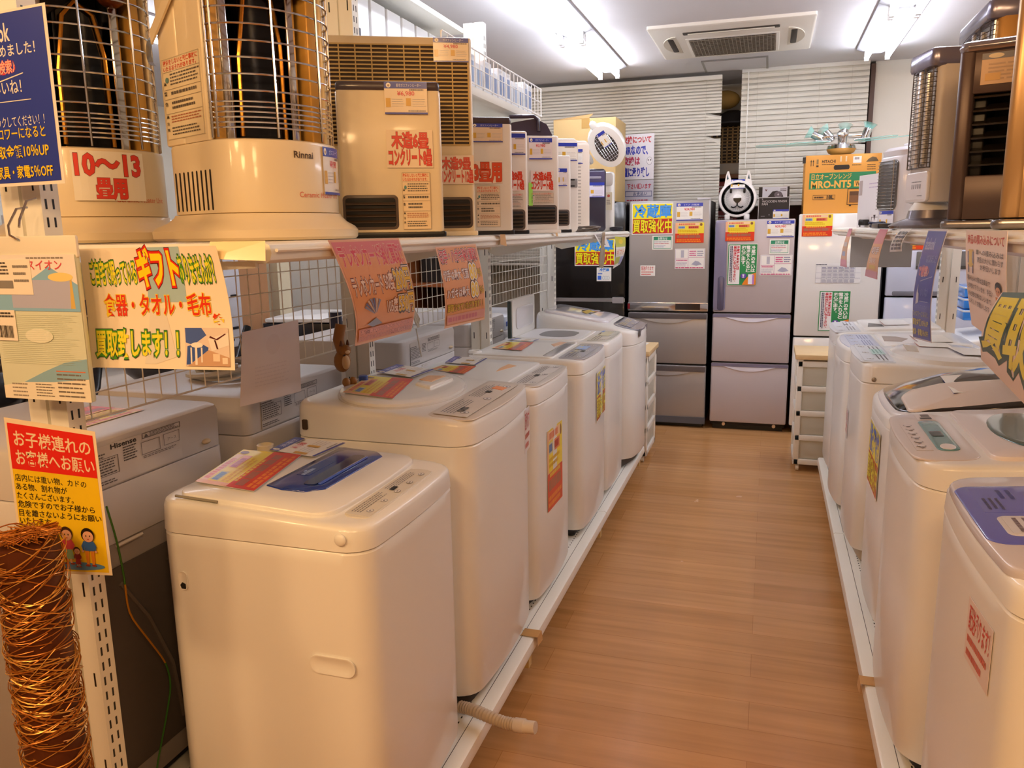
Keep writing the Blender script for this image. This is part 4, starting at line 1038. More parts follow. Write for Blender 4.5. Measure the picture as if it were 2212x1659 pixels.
b = thing('fan_carton', 'black wooden finish fan carton, the front one beside the dog-faced fan', 'box', (.018, 6.16, 1.5525))
MB().rbox(-.108, .108, 0, .15, 0, .155, .003, .002).build('carton', mat('#1B1719', .35), b)
pg = Page().frame(0,0,1,1,.02,'#C8C4C4',.025).text('WOODEN FINISH', .12, .76, .90, .86, '#B8AFAC', .01).text('FAN', .12, .64, .30, .74, '#B8AFAC', .01).oval(.13,.92,.02,.03,'#8a8488').oval(.36,.2,.012,.018,'#C8C0D0').lines(.1,.12,.25,.16,1,'#8a8488',.6)
sheet('front_print', quad((-.108,-.0006,0),(1,0,0),(0,0,1),.216,.155), pg, b, '#1B1719')
sheet('price_card', quad((-.004,-.004,.002),(1,0,0),(0,0,1),.108,.066), pg_price('', '', 32), b, gloss=True)
b = thing('fan_carton', 'black-edged carton with a white fan picture, behind the black wooden finish fan carton', 'box', (.018, 6.325, 1.5525))
MB().rbox(-.11, .105, 0, .14, 0, .235, .004, .002).build('carton', mat('#1B1719', .35), b)
pg = Page().rect(.12,.62,.93,1,'#D9D9E2',2).poly([(.27,.66),(.45,.86),(.60,.88),(.76,.80),(.82,.66)],'#2A2428').oval(.64,.76,.13,.10,'#6A6068').oval(.64,.76,.03,.03,'#B8B0B8').lines(.70,.85,.92,.95,2,'#4a4448',.5).poly([(.2,.93),(.24,.86),(.28,.93),(.255,.93),(.24,.9),(.225,.93)],'#5A2030')
sheet('front_print', quad((-.11,-.0006,0),(1,0,0),(0,0,1),.215,.235), pg, b, '#1B1719')

b = thing('microwave_carton', 'orange cardboard carton of an oven with a green stripe, on the white refrigerator', 'box', (.458, 6.08, 1.5835))
MB().rbox(-.242, .242, 0, .40, 0, .395, .004, .002).build('carton', mat('#D8953C', .65, noise=.03), b)
pg = Page(); G = '#1E7A4C'; K = '#3A2A14'
pg.rect(.06,.42,.94,.70,G).text('日立オーブンレンジ', .09,.585,.62,.685,'#E2A848',.012).text('MRO-NT5', .09,.44,.62,.56,'#E2A848',.035)
pg.rect(.66,.45,.93,.55,'#E2A848',2).text('W', .68,.46,.74,.54,K,.02)
pg.text('HITACHI', .22,.865,.40,.915,K,.03).lines(.22,.83,.40,.85,1,K,.6).rect(.40,.80,.58,.80,K,1)
pg.poly([(.40+.02*math.cos(a) if math.cos(a) < 0 else .57+.02*math.cos(a), .785+.04*math.sin(a)) for a in [PI/2+2*PI*k/20 for k in range(20)]], '#140C08')
pg.rect(.63,.85,.74,.96,'#E8E2DE',2).lines(.65,.90,.72,.95,1,'#6a6a7a',.8).lines(.62,.80,.74,.83,1,K,.5)
for u in (.46, .53): pg.rect(u,.88,u+.02,.97,'#E2C8A0',1)
pg.poly([(.80,.86),(.83,.91),(.88,.945),(.93,.93),(.96,.87)], K).lines(.82,.72,.94,.83,3,K,.35)
for u in (.07,.10): pg.poly([(u,.82),(u+.008,.82),(u+.008,.89),(u+.015,.89),(u+.004,.93),(u-.007,.89),(u,.89)], K)
pg.rect(.145,.80,.175,.83,K,1).rect(.147,.85,.173,.93,'#8a6a3a',1)
pg.frame(.12,.24,.42,.32,.004,K,.006).lines(.14,.26,.28,.30,1,K,.7).text('18L', .31,.25,.40,.31,K,.04)
pg.frame(.58,.14,.96,.42,.008,K,.010).rect(.61,.18,.92,.37,'#5A3A24').rect(.61,.18,.75,.30,'#7A5030').rect(.61,.12,.64,.14,K,1)
sheet('front_print', quad((-.242,-.0008,0),(1,0,0),(0,0,1),.484,.395), pg, b, '#D8953C')
MB().box(-.262,-.242,-.01,.02,.345,.385).build('strap_end', DARK, b)

# chandelier fan with glass blades
f = thing('ceiling_fan_light', 'chrome spotlight fan with pale green glass blades lying upside down on the orange carton', 'fan', (.455, 6.22, 1.98))
GLASS = mat('#8FD8D0', .05, 0, 0, alpha=.45, spec=.6)
MB().lathe([(.001,0),(.045,.0),(.085,.02),(.10,.045),(.09,.07),(.055,.085),(.001,.09)], 28, c=(-.005,-.0,.0)).build('motor_housing', CHROME, f)
MB().lathe([(.03,.085),(.032,.13),(.04,.14),(.04,.155),(.028,.17),(.001,.172)], 20).build('hub', CHROME, f)
def blade(a, tilt, L, w):
    c, s = math.cos(a), math.sin(a); mb = MB()
    q = [(.12,-w*.35),(.25,-w*.5),(L-.03,-w*.5),(L,-w*.3),(L,w*.3),(L-.03,w*.5),(.25,w*.5),(.12,w*.35)]
    rings = []
    for dz in (0, .006): rings.append([(r*c - y*s, r*s + y*c, .088 + dz + (r-.1)*tilt + y*.05) for r, y in q])
    mb.stack(rings); o = mb.build('glass_blade', GLASS, f)
    MB().rbox(-.06,.06,-.018,.018,0,.012,.006).build('blade_arm', CHROME, o)
    o.children[0].location = (.16*c, .16*s, .093+.06*tilt); o.children[0].rotation_euler = (0,0,a)
blade(-.08+PI, .0, .58, .11); blade(.22, .10, .56, .11); blade(PI+.55, -.05, .42, .10); blade(-.7, .02, .40, .10)
for a, el, r in ((PI*.98, .5, .16), (PI*.80, .75, .10), (.06, 1.25, .15), (PI*.45, 1.0, .06)):
    d = V((math.cos(a), math.sin(a)*.5, 0)); base = V((0,0,.135)); p1 = base + d*r
    MB().tube([base, p1], .006, 6).build('spot_arm', CHROME, f)
    ax = (d*math.cos(el) + V((0,0,1))*math.sin(el)).normalized()
    h = MB().tube([p1-ax*.035, p1-ax*.025, p1+ax*.035, p1+ax*.045], [.016,.026,.028,.026], 16).build('spot_head', CHROME, f)
    MB().tube([p1+ax*.045, p1+ax*.075, p1+ax*.080], [.026,.045,.050], 16, cap=False).build('glass_shade', GLASS, h)

# hand-written notices hanging on the wide blind
t = thing('notice_sheet', 'white notice with bold red and blue brush writing hung on the wide blind', 'notice', (-1.03, 6.66, 1.895))
R5 = random.Random(5); pg = Page()
pg.text('交換について', .02,.80,.90,.95,'#C02838',.045).text('MRなので、', .05,.55,.80,.74,'#2A3CB4',.045).text('交換は', .04,.32,.55,.50,'#B82A58',.045).text('直に承り致し', .04,.06,.85,.26,'#2A34A8',.045)
pg.oval(.86,.40,.09,.09,'#9a98a8').oval(.86,.40,.08,.08,'#EFEDF2').oval(.82,.42,.015,.02,'#3a3848').oval(.90,.42,.015,.02,'#3a3848')
sheet('paper', quad((-.14,0,0),(1,0,0),(0,0,1),.255,.355), pg, t, '#EAE8F0', gloss=True)
MB().tube([(-.01,0,.355),(-.01,.055,.41)], .002, 5).build('hanging_wire', WIRE, t)
t = thing('notice_sheet', 'grey notice with a framed blue line, hung below the brush-written notice on the blind', 'notice', (-1.03, 6.66, 1.715))
pg = Page().text('下さい願います', .16,.60,.92,.82,'#B03048',.03).frame(.10,.24,.95,.50,.012,'#3A4678',.03).text('お支払い', .36,.28,.80,.46,'#3A4678',.02).lines(.15,.04,.9,.12,1,'#B03048',.7)
sheet('paper', quad((-.14,0,0),(1,0,0),(0,0,1),.255,.175), pg, t, '#C4C0CC', gloss=True)
MB().tube([(-.02,0,.175),(-.02,.001,.19)], .002, 5).build('hanging_wire', WIRE, t)

# ================================================================ drawer towers
def tower(label, x0, x1, y0, y1, top, front):
    """plastic drawer tower with a wooden top; front: 'x' drawers open to the aisle side, '-y' to the camera"""
    t = thing('drawer_tower', label, 'drawer tower', ((x0+x1)/2, (y0+y1)/2, 0), 0, 'white drawer towers with wooden tops')
    hx, hy = (x1-x0)/2, (y1-y0)/2; FR = mat('#E9E4DA', .4); DR = mat('#C9C4B4', .35, alpha=.92)
    MB().rbox(-hx-.012, hx+.012, -hy-.012, hy+.012, top-.03, top, .008, .003).build('wooden_top', mat('#D9B988', .45, noise=.03), t)
    for sx in (-1, 1):
        for sy in (-1, 1):
            c = MB().tube([(sx*(hx-.03)-.009, sy*(hy-.03), .022), (sx*(hx-.03)+.009, sy*(hy-.03), .022)], .022, 14).build('caster', mat('#E4DED4', .4), t)
    n = 4; h = (top-.03-.05)/n
    for sx in (-1, 1):
        for sy in (-1, 1): MB().rbox(sx*(hx-.018)-.018, sx*(hx-.018)+.018, sy*(hy-.018)-.018, sy*(hy-.018)+.018, .045, top-.03, .006, .002).build('corner_post', FR, t)
    for k in range(n+1):
        z = .045+(top-.03-.09-.045+.045)*k/n
        MB().rbox(-hx, hx, -hy, hy, z, z+.034, .008, .002).build('tray_rail', FR, t)
    for k in range(n):
        z = .045+(top-.03-.09)*k/n+.034
        d = MB().rbox(-hx+.012, hx-.012, -hy+.012, hy-.012, z+.002, z+h-.040, .006, .003).build('drawer', DR, t)
    return t
tower('white drawer tower with a wooden top at the end of the blue-window machine row', -1.09, -.705, 5.01, 5.43, .735, 'x')
tower('white drawer tower with a wooden top at the end of the tower-heater row', .192, .59, 5.07, 5.46, .735, '-y')
sheet_o = sheet('paper_slip', [(-.90,5.30,.7362),(-.76,5.28,.7362),(-.75,5.40,.7362),(-.88,5.41,.7362)], Page().lines(.1,.2,.9,.8,3,'#b0a8c0',.4))
tag(sheet_o, 'white paper slip lying on the drawer tower of the blue-window machine row', 'paper')

# ================================================================ heaters on the upper shelves
SZ = 1.4885
def sheet_f(name, P, page, parent, base=None, n=10, eps=.0004):
    """print (and paper, with a base colour) wrapped on a curved surface P(u, v, lift)"""
    mb = MB(); ms = []
    if base:
        ix = lambda i, j: j*(n+1)+i
        for k, rev in ((.0008, False), (.0002, True)):
            fs = [(ix(i,j), ix(i+1,j), ix(i+1,j+1), ix(i,j+1)) for j in range(n) for i in range(n)]
            mb.add([P(i/n, j/n, k) for j in range(n+1) for i in range(n+1)], [f[::-1] if rev else f for f in fs], 0)
        ms.append(mat(base, .22, 0, .6)); off = 1
    else: off = 0
    for pts, f2, ci, k in page.items:
        pts, f2 = slice_print(pts, f2, n, True)
        mb.add([P(u, v, .0008 + eps*(1+.25*k)) for u, v in pts], f2, ci+off)
    return mb.build(name, ms + [paper(c) for c in page.cols], parent, smooth=False, recalc=False)
def pg_warning(seed=1):
    R = random.Random(seed); p = Page()
    p.text('換気をしないと死亡事故に', .04, .92, .94, .985, '#D8502C', .02).text('いたるおそれがあります。', .04, .85, .90, .91, '#D8502C', .02)
    p.rect(.02,.835,.98,.84,'#8A7A68',1); p.lines(.20,.66,.98,.82,4,'#5f564c',.45,.04,.1,R); p.rect(.02,.62,.98,.624,'#8A7A68',1)
    p.lines(.20,.54,.98,.60,1,'#5f564c',.6,.04,.1,R); p.rect(.02,.50,.98,.504,'#8A7A68',1); p.lines(.20,.36,.80,.48,2,'#5f564c',.5,.04,.1,R)
    p.rect(.02,.32,.98,.324,'#8A7A68',1); p.lines(.15,.20,.98,.30,3,'#B87050',.4,.04,.1,R); p.lines(.15,.04,.90,.16,3,'#5f564c',.4,.04,.1,R)
    p.oval(.12,.74,.045,.035,'#5F8A86',14); p.frame(.01,.0,.99,.999,.006,'#9A8A76',.004)
    for v in (.68, .27): p.poly([(.03,v),(.10,v),(.065,v+.045)], '#3a342c')
    p.text('警', .03, .55, .10, .60, '#3a342c', .02).text('告', .03, .42, .10, .47, '#3a342c', .02).text('注', .03, .18, .09, .22, '#3a342c', .02).text('意', .03, .10, .09, .14, '#3a342c', .02)
    return p
def cage_heater(label, cx, cy, rot, seed):
    t = thing('gas_heater', label, 'heater', (cx, cy, SZ), rot, 'tall cream heaters with wire cages')
    w, yb, b, y0 = .31, .150, .105, -.045
    def O(i=0.0):
        hw = w/2 - i; pts = []
        for k in range(25): a = -PI/2 + PI*k/24; pts.append((hw*math.sin(a), y0 - (b-i)*math.cos(a)))
        pts += [(hw, yb-.04)] + [(hw-.03+.03*math.cos(a), yb-i-.03+.03*math.sin(a)) for a in (.2,.6,1.0,1.4)]
        pts += [(-hw+.03-.03*math.cos(a), yb-i-.03+.03*math.sin(a)) for a in (1.4,1.0,.6,.2)] + [(-hw, yb-.04)]
        return pts
    MB().stack([[(x, y, z) for x, y in O(i)] for z, i in ((0,-.036),(.006,-.042),(.022,-.043),(.030,-.036),(.040,-.018),(.052,-.006),(.058,-.003))]).build('base', CREAM, t)
    MB().stack([[(x, y, z) for x, y in O(i)] for z, i in ((.0585,.004),(.060,0),(.205,0),(.211,.002),(.214,.010))]).build('lower_body', CREAM, t)
    # back column with side cheeks
    hw = w/2
    MB().rbox(-hw, hw, .055, yb, .212, .62, .012, .004).build('back_panel', CREAM, t)
    for s in (-1, 1):
        MB().rbox(min(s*hw, s*(hw-.012)), max(s*hw, s*(hw-.012)), -.050, .058, .212, .62, .005, .002).build('side_cheek', CREAM, t)
        MB().rbox(min(s*(hw-.02), s*(hw-.045)), max(s*(hw-.02), s*(hw-.045)), -.045, .05, .214, .61, .004).build('inner_wall', mat('#D9A44E', .35, .2), t)
    MB().box(-.135, .135, .045, .0545, .214, .612).build('reflector', mat('#1B1B22', .15, .8), t)
    for x, m in ((-.085, CHROME), (.085, CHROME)):
        MB().rbox(x-.012, x+.012, -.02, .045, .214, .61, .006).build('chrome_rail', m, t)
    bl = MB(); bl.prism([(-.05,.22),(.06,.22),(.06,.50),(.045,.545),(.0,.56),(-.04,.53)], -.005, .02, 'y')
    bl.M = Matrix.Rotation(.10, 4, 'Z'); MB()
    bl.build('burner_plate', mat('#0D0B0C', .15, .3), t)
    MB().tube([(-.052,-.01,.23),(-.050,-.012,.40),(-.03,-.012,.52),(.0,-.012,.555),(.04,-.012,.53),(.058,-.01,.44),(.06,-.01,.23)], .005, 6).build('burner_rim', mat('#B88030', .2, .9), t)
    mb = MB().box(-.075,-.055,.012,.03,.215,.40)
    mb.build('ceramic_strip', mat('#A87A5A', .7), t)
    # wire cage
    mb = MB()
    zs = [.236+.0065*k*1.6 for k in range(6)] + [.310+.033*k for k in range(10)]
    for z in zs:
        r = .0022 if z > .3 else .0020
        mb.tube([((hw-.006)*math.sin(a), y0-(b-.004)*math.cos(a)*.98, z) for a in [-PI/2+PI*k/20 for k in range(21)]], r, 6)
    for a in (-1.45, -1.30, -.30, .50, 1.30, 1.45):
        mb.tube([((hw-.004)*math.sin(a), y0-(b-.001)*math.cos(a)*.98, .216), ((hw-.004)*math.sin(a), y0-(b-.001)*math.cos(a)*.98, .615)], .0026, 6)
    mb.build('cage_mesh', CHROME, t)
    MB().stack([[(x, y, z) for x, y in O(i)] for z, i in ((.615,.004),(.62,0),(.665,0),(.678,.006),(.684,.02))]).build('top_cover', CREAM, t)
    for x in (.02,): MB().ball((x+.05, -.05, .575), .035, .035, .03).build('copper_dome', mat('#7A3E1C', .25, .7), t)
    # carrying handle folded along the camera-side cheek
    h = MB().lathe([(.001,-.02),(.016,-.018),(.019,-.008),(.019,.0)], 16, c=(-hw, .02, .535), axis='x').build('handle_pivot', CREAM, t)
    mb = MB(); mb.prism([(.02,.525),(.03,.545),(.150,.462),(.150,.432)], -hw-.012, -hw-.007, 'x'); mb.build('handle_strap', CREAM, h)
    mb = MB(); arcp = [(-hw-.009+.012*math.sin(a)*0 - .0, .150+.028*math.sin(a), .447-.030+.030*math.cos(a)) for a in [PI*k/10 for k in range(11)]]
    mb.stack([[(x-.003,y,z),(x-.003+.012,y+.0,z),(x+.009,y*.985+.0022,z*.995+.002),(x-.003,y*.985+.0022,z*.995+.002)] for x, y, z in arcp]); mb.build('chrome_clasp', CHROME, h)
    # vents, labels
    mb = MB()
    for k in range(9):
        y = -.042+.0195*k
        mb.rbox(-hw-.0009, -hw+.002, y-.0030, y+.0030, .066, .152, .0029, .0003, axis='x')
    mb.build('side_vent', mat('#1A120A', .6), t)
    sheet('warning_label', [(-hw-.0006, .132, .226), (-hw-.0006, -.040, .226), (-hw-.0006, -.040, .396), (-hw-.0006, .132, .396)], pg_warning(seed), t, '#EBD9B4', gloss=True)
    def curved(a0, a1, z0, z1, lift=0.0):
        def P(u, v, k):
            a = a0+(a1-a0)*u; nx, ny = math.sin(a)/w*2, -math.cos(a)/b; l = math.hypot(nx, ny)
            return ((w/2)*math.sin(a)+nx/l*(k+lift), y0-b*math.cos(a)+ny/l*(k+lift), z0+(z1-z0)*v)
        return P
    sheet_f('maker_lettering', curved(-.10, .22, .176, .190), Page().text('Rinnai', 0, 0, 1, 1, '#5A4630', .02), t)
    sheet_f('model_lettering', curved(-.05, .85, .092, .104), Page().text('Ceramic Heater Unit', 0, 0, 1, 1, '#D86A50', -.008 if False else 0), t)
    mb = MB(); mb.box(-hw*.6, -hw*.6+.001, -.14, -.139, .06, .21); 
    return t, curved
A, cv = cage_heater('tall cream heater with a wire cage and blue-topped price card, the front one of two', -1.125, 1.640, 66, 1)
sheet_f('price_card', cv(.42, 1.02, .10, .205, .002), pg_price('¥9,980', 'ガスストーブ', 41), A, '#EFE8E0')
B, cv = cage_heater('tall cream heater with a wire cage and 10 to 13 card, behind the blue poster', -1.585, 1.595, 66, 2)
pg = Page().text('10～13', .05, .52, .93, .93, '#DE3A28', .04, (('#6a2a1c', .055),)).text('畳用', .30, .05, .70, .44, '#DE3A28', .055, (('#6a2a1c', .07),))
sheet_f('capacity_card', cv(-.62, .42, .095, .205, .004), pg, B, '#F6EEDC')

def pg_cap(l1, l2, seed=1):
    p = Page()
    if l2: p.text(l1, .12, .52, .90, .93, '#D8371F', .045, (('#5a2016', .06),)).text(l2, .04, .07, .97, .48, '#D8371F', .045, (('#5a2016', .06),))
    else: p.text(l1, .04, .10, .97, .90, '#D8471F', .05, (('#5a2016', .065),))
    return p
def fan_heater(label, x, y, rot, w, h, d, topm=None, body=None, z=SZ, grille=None, outlet=None, cards=(), base=False, handle=False, r=.012):
    """origin at the front corner on the aisle side; local x runs back along the front to -w"""
    t = thing('fan_heater', label, 'heater', (x, y, z), rot, 'heaters lined up on the blue-window row shelf')
    bm_ = body or CREAM; hb = h - (.022 if topm else 0)
    MB().rbox(-w, 0, 0, d, .012, hb, r, .006, axis='z', seg=5).build('cabinet', bm_, t)
    if topm: MB().rbox(-w+.001, -.001, .003, d, hb-.004, h, r, .008, axis='z').build('control_top', topm, t)
    MB().rbox(-w-.004, .006, -.012 if base else .004, d, 0, .014, .008, .003).build('base', bm_ if base else DARK, t)
    if grille:
        x0, x1, z0, z1 = grille; g = MB().box(x0, x1, -.0005, .001, z0, z1).build('grille_back', mat('#3A2614', .6), t)
        mb = MB(); n = max(3, int((z1-z0)/.0105))
        for k in range(n+1): zz = z0+(z1-z0)*k/n; mb.box(x0, x1, -.0030, -.0005, zz-.0020, zz+.0020)
        m = max(2, int((x1-x0)/.043))
        for k in range(m+1): xx = x0+(x1-x0)*k/m; mb.box(xx-.0018, xx+.0018, -.0034, -.0005, z0, z1)
        mb.build('grille_lattice', mat('#C8A868', .45), t, smooth=False)
    if outlet:
        x0, x1, z0, z1 = outlet
        o = MB().rbox(x0, x1, -.002, .001, z0, z1, .012, .001, axis='y').build('outlet_frame', mat('#5A4A40', .35), t)
        MB().rbox(x0+.007, x1-.007, -.0026, .0, z0+.007, z1-.007, .008, .0005, axis='y').build('outlet_cavity', mat('#120D0A', .6), o)
        mb = MB()
        for k in range(1, 5):
            zz = z0+.006+(z1-z0-.012)*k/5
            mb.stack([[(x0+.008,-.003,zz),(x0+.008,-.008,zz-.004),(x0+.008,-.0085,zz-.002),(x0+.008,-.003,zz+.0025)], [(x1-.008,-.003,zz),(x1-.008,-.008,zz-.004),(x1-.008,-.0085,zz-.002),(x1-.008,-.003,zz+.0025)]])
        mb.build('louvre', mat('#4A3A2C', .4, .2), o, smooth=False)
    for nm, (x0, x1, z0, z1), pg, base_c in cards:
        sheet(nm, [(x0,-.0042,z0),(x1,-.0042,z0),(x1,-.0042,z1),(x0,-.0042,z1)], pg, t, base_c, gloss=True)
    if handle:
        mb = MB(); mb.prism([(-.19,hb),(-.02,hb),(-.045,hb+.045),(-.085,hb+.065),(-.10,hb+.066),(-.19,hb+.05)], .02, d-.02, 'y')
        mb.build('top_housing', mat('#3C3448', .35, 0, .4), t)
        MB().tube([(-.20,.015,hb+.072),(-.10,.012,hb+.074),(-.082,.012,hb+.062),(-.080,.012,hb+.018)], .0075, 8).build('handle', mat('#332C40', .3, 0, .5), t)
    return t
NAVY = mat('#4A3E44', .3, 0, .4)
fan_heater('cream fan heater with a dark top strip and 6,980 yen card', -.82, 1.985, 27, .265, .390, .125, NAVY,
    outlet=(-.26, -.118, .020, .108), cards=(('price_card', (-.142,-.034,.308,.386), pg_price('¥6,980', '都市ガスファンヒーター', 42), '#EED9BC'),
    ('capacity_card', (-.142,-.024,.176,.270), pg_cap('木造6畳', 'コンクリート8畳'), '#EFD8B8'), ('warning_label', (-.107,-.034,.020,.164), pg_warning(3), '#EDD2A8')))
fan_heater('large cream fan heater with a brown lattice grille across its upper front', -.82, 2.225, 27, .52, .545, .15, None,
    grille=(-.50, -.012, .255, .522), outlet=(-.30, -.008, .022, .110), base=True, cards=(('price_card', (-.108,-.010,.478,.552-.01), pg_price('¥4,980', 'ガスファンヒーター', 43), '#EED9BC'),
    ('capacity_card', (-.105,-.002,.146,.226), pg_cap('木造9畳', 'コンクリート12畳'), '#EFD8C8')))
PW = mat('#E6DCD2', .35, 0, .3)
fan_heater('cream fan heater wearing a large red 13-tatami card, behind the lattice-grille heater', -.82, 2.590, 30, .42, .378, .12, NAVY, PW,
    cards=(('price_card', (-.135,-.033,.297,.370-.015), pg_price('', 'ガスファンヒーター', 44), '#E8CDB0'), ('capacity_card', (-.150,-.036,.166,.238), pg_cap('13畳用', ''), '#EFD8C8'), ('warning_label', (-.125,-.045,.026,.158), pg_warning(4), '#E8CFB4')))
fan_heater('slim cream fan heater half hidden behind the 13-tatami heater', -.82, 2.768, 32, .36, .352, .11, None, PW,
    outlet=(-.20,-.012,.014,.086), cards=(('price_card', (-.095,-.010,.272,.343), pg_price('', '', 45), '#EDE2E0'), ('capacity_card', (-.10,-.014,.150,.220), pg_cap('木造8畳','コンクリート8畳'), '#EFD8D4'), ('warning_label', (-.08,-.02,.092,.140), pg_warning(5), '#DCCFC6')))
fan_heater('cream fan heater with a dark plum carrying handle on top', -.82, 3.210, 30, .40, .382, .13, None, PW, outlet=(-.205,-.010,.036,.112), base=True, handle=True,
    cards=(('price_card', (-.125,-.030,.290,.372), pg_price('¥3,980', 'ガスファンヒーター', 46), '#EDE0E0'), ('capacity_card', (-.120,-.024,.168,.246), pg_cap('木造6畳','コンクリート8畳'), '#EFD6CC'), ('warning_label', (-.12,-.024,.118,.160), pg_warning(6), '#DCC6B0'), ('green_sticker', (-.128,-.112,.11,.20), Page().rect(0,0,1,1,'#A8E060',1), '#A8E060')))
fan_heater('narrow pale heater with white side knobs behind the plum-handled heater', -.84, 3.50, 30, .24, .33, .10, None, PW, outlet=(-.12,-.008,.03,.10),
    cards=(('price_card', (-.06,-.02,.20,.275), pg_price('', '', 47), '#EDE0E0'),))
t = thing('air_purifier', 'flat off-white air purifier with a grey latch strip, before the slatted panel heater', 'air purifier', (-.86, 3.73, SZ), 30, 'heaters lined up on the blue-window row shelf')
MB().rbox(-.20, 0, 0, .09, .0, .425, .025, .008, axis='y').build('cabinet', PW, t)
MB().rbox(-.095, -.006, -.004, .001, .205, .245, .003, .001, axis='y').build('latch_strip', mat('#8A8480', .4), t)
for z in (.212, .240): MB().box(-.095, -.02, -.0055, -.003, z-.003, z+.003).build('vent_slit', DARK, t)
sheet('price_card', [(-.15,-.003,.325),(-.008,-.003,.325),(-.008,-.003,.405),(-.15,-.003,.405)], pg_price('', '', 48), t, gloss=True)
t = thing('panel_heater', 'narrow off-white panel heater with a column of slits down its face', 'heater', (-.86, 3.985, SZ), 30, 'heaters lined up on the blue-window row shelf')
MB().rbox(-.16, 0, 0, .08, .0, .44, .03, .010, axis='y').build('cabinet', mat('#EFE3D6', .3, 0, .5), t)
mb = MB()
for k in range(19): mb.box(-.085, -.048, -.001, .001, .04+.016*k, .046+.016*k)
mb.build('slit_grille', mat('#B8ACA0', .5), t)
sheet('price_card', [(-.14,-.003,.33),(-.04,-.003,.33),(-.04,-.003,.40),(-.14,-.003,.40)], pg_price('', '', 49), t, gloss=True)
t = thing('air_purifier', 'dark navy upright air purifier with a price card in plastic', 'air purifier', (-.87, 4.45, SZ), 24, 'heaters lined up on the blue-window row shelf')
MB().rbox(-.17, 0, 0, .11, 0, .338, .02, .008, axis='y').build('cabinet', mat('#2A2634', .3, 0, .5), t)
MB().rbox(-.16, -.008, -.004, .001, .255, .328, .01, .002, axis='y').build('head_panel', mat('#4E486A', .25, 0, .6), t)
MB().rbox(-.145, -.03, -.007, -.003, .285, .297, .004, .001, axis='y').build('brand_strip', mat('#9A96A8', .3), t)
sheet('price_card', [(-.165,-.0062,.185),(-.012,-.0062,.185),(-.012,-.0062,.265),(-.165,-.0062,.265)], pg_price('', '', 50), t, '#E2DEF0', gloss=True)
t = thing('spot_heater', 'white round-headed spot heater with a dark oval opening, tilted on its neck', 'heater', (-1.125, 4.575, SZ), 0, 'heaters lined up on the blue-window row shelf')
MB().lathe([(.065,0),(.07,.01),(.06,.022),(.03,.03),(.001,.03)], 24).build('base', PLAS, t)
MB().tube([(0,0,.03),(0,0,.33),(.05,-.02,.365),(.15,-.05,.40)], [.016,.015,.018,.03], 12).build('neck', PLAS, t)
hd = MB(); hd.M = Matrix.Translation((.245,-.065,.470)) @ Matrix.Rotation(math.radians(-32), 4, 'Y') @ Matrix.Rotation(math.radians(18), 4, 'X')
hd.ball((0,.02,0), .098, .085, .125, 22, 12); h = hd.build('head', PLAS, t)
f2 = MB(); f2.M = hd.M; f2.stack([[(.085*math.cos(a), -.055-.0*i, .115*math.sin(a)) for a in [2*PI*k/26 for k in range(26)]] for i in (0,)] + [[(.088*math.cos(a), -.066, .118*math.sin(a)) for a in [2*PI*k/26 for k in range(26)]], [(.056*math.cos(a), -.071, .088*math.sin(a)) for a in [2*PI*k/26 for k in range(26)]]])
f2.build('front_rim', PLAS, h)
f3 = MB(); f3.M = hd.M; f3.stack([[(r*.054*math.cos(a), y, r*.086*math.sin(a)) for a in [2*PI*k/24 for k in range(24)]] for r, y in ((1,-.0705),(1,-.0725),(.5,-.0727))]); f3.build('opening', mat('#4A4644', .3, .4), h)
f4 = MB(); f4.M = hd.M
for k in range(-4, 5): f4.tube([(.052*math.sqrt(1-(k/5)**2), -.074, .085*k/5), (-.052*math.sqrt(1-(k/5)**2), -.074, .085*k/5)], .0010, 4)
for k in range(-3, 4): f4.tube([(.052*k/4, -.074, .085*math.sqrt(1-(k/4)**2)), (.052*k/4, -.074, -.085*math.sqrt(1-(k/4)**2))], .0010, 4)
f4.build('grille', CHROME, h)
f5 = MB(); f5.M = hd.M; f5.ball((0,-.03,.128), .022, .02, .03); f5.build('grip', PLAS, h)
c = [hd.M @ V(p) for p in ((-.012,-.078,-.0),(.036,-.078,.0),(.036,-.078,.085),(-.012,-.078,.085))]
sheet('price_tag', c, pg_price('', '', 51), h, gloss=True)
t = thing('dehumidifier', 'small white dehumidifier with a paper tag, at the shelf end by the black refrigerator', 'dehumidifier', (-.885, 4.80, SZ), 8, 'heaters lined up on the blue-window row shelf')
MB().rbox(-.155, 0, -.16, -.02, 0, .335, .03, .012).build('cabinet', PLAS, t)
MB().rbox(-.15, -.005, -.165, -.155, .255, .33, .02, .004, axis='y').build('front_lip', mat('#DAD7D4', .35), t)
pg = Page().oval(.5,.8,.2,.08,'#C85A48').lines(.2,.3,.8,.6,3,'#8a8078',.5); sheet('paper_tag', [(-.05,-.163,.12),(-.01,-.163,.12),(-.01,-.163,.22),(-.05,-.163,.22)], pg, t, '#E9E2CC')
# cable heaps on that shelf
def coil(name, label, c, r, n, mtl, rw, turns=5, seed=1, flat=.3, group=None):
    R = random.Random(seed); pts = []
    for k in range(turns*14):
        a = 2*PI*k/14; q = 1 + .22*math.sin(a*.37+seed) + R.uniform(-.05,.05)
        pts.append((c[0]+r*q*math.cos(a), c[1]+r*q*math.sin(a)*.8, c[2]+rw*1.1+ (.5+.5*math.sin(a*.61+seed))*r*flat))
    return tag(MB().tube(pts, rw, 6).build(name, mtl), label, 'cable', group)
coil('cable', 'grey-brown cable heap on the shelf edge before the slatted panel heater', (-.845, 3.86, SZ), .05, 0, mat('#6E645C', .4), .0035, 6, 2, .45)
coil('cable', 'black cable heap on the shelf edge before the white dehumidifier', (-.84, 4.61, SZ), .030, 0, mat('#16161E', .4), .005, 5, 4, .5)

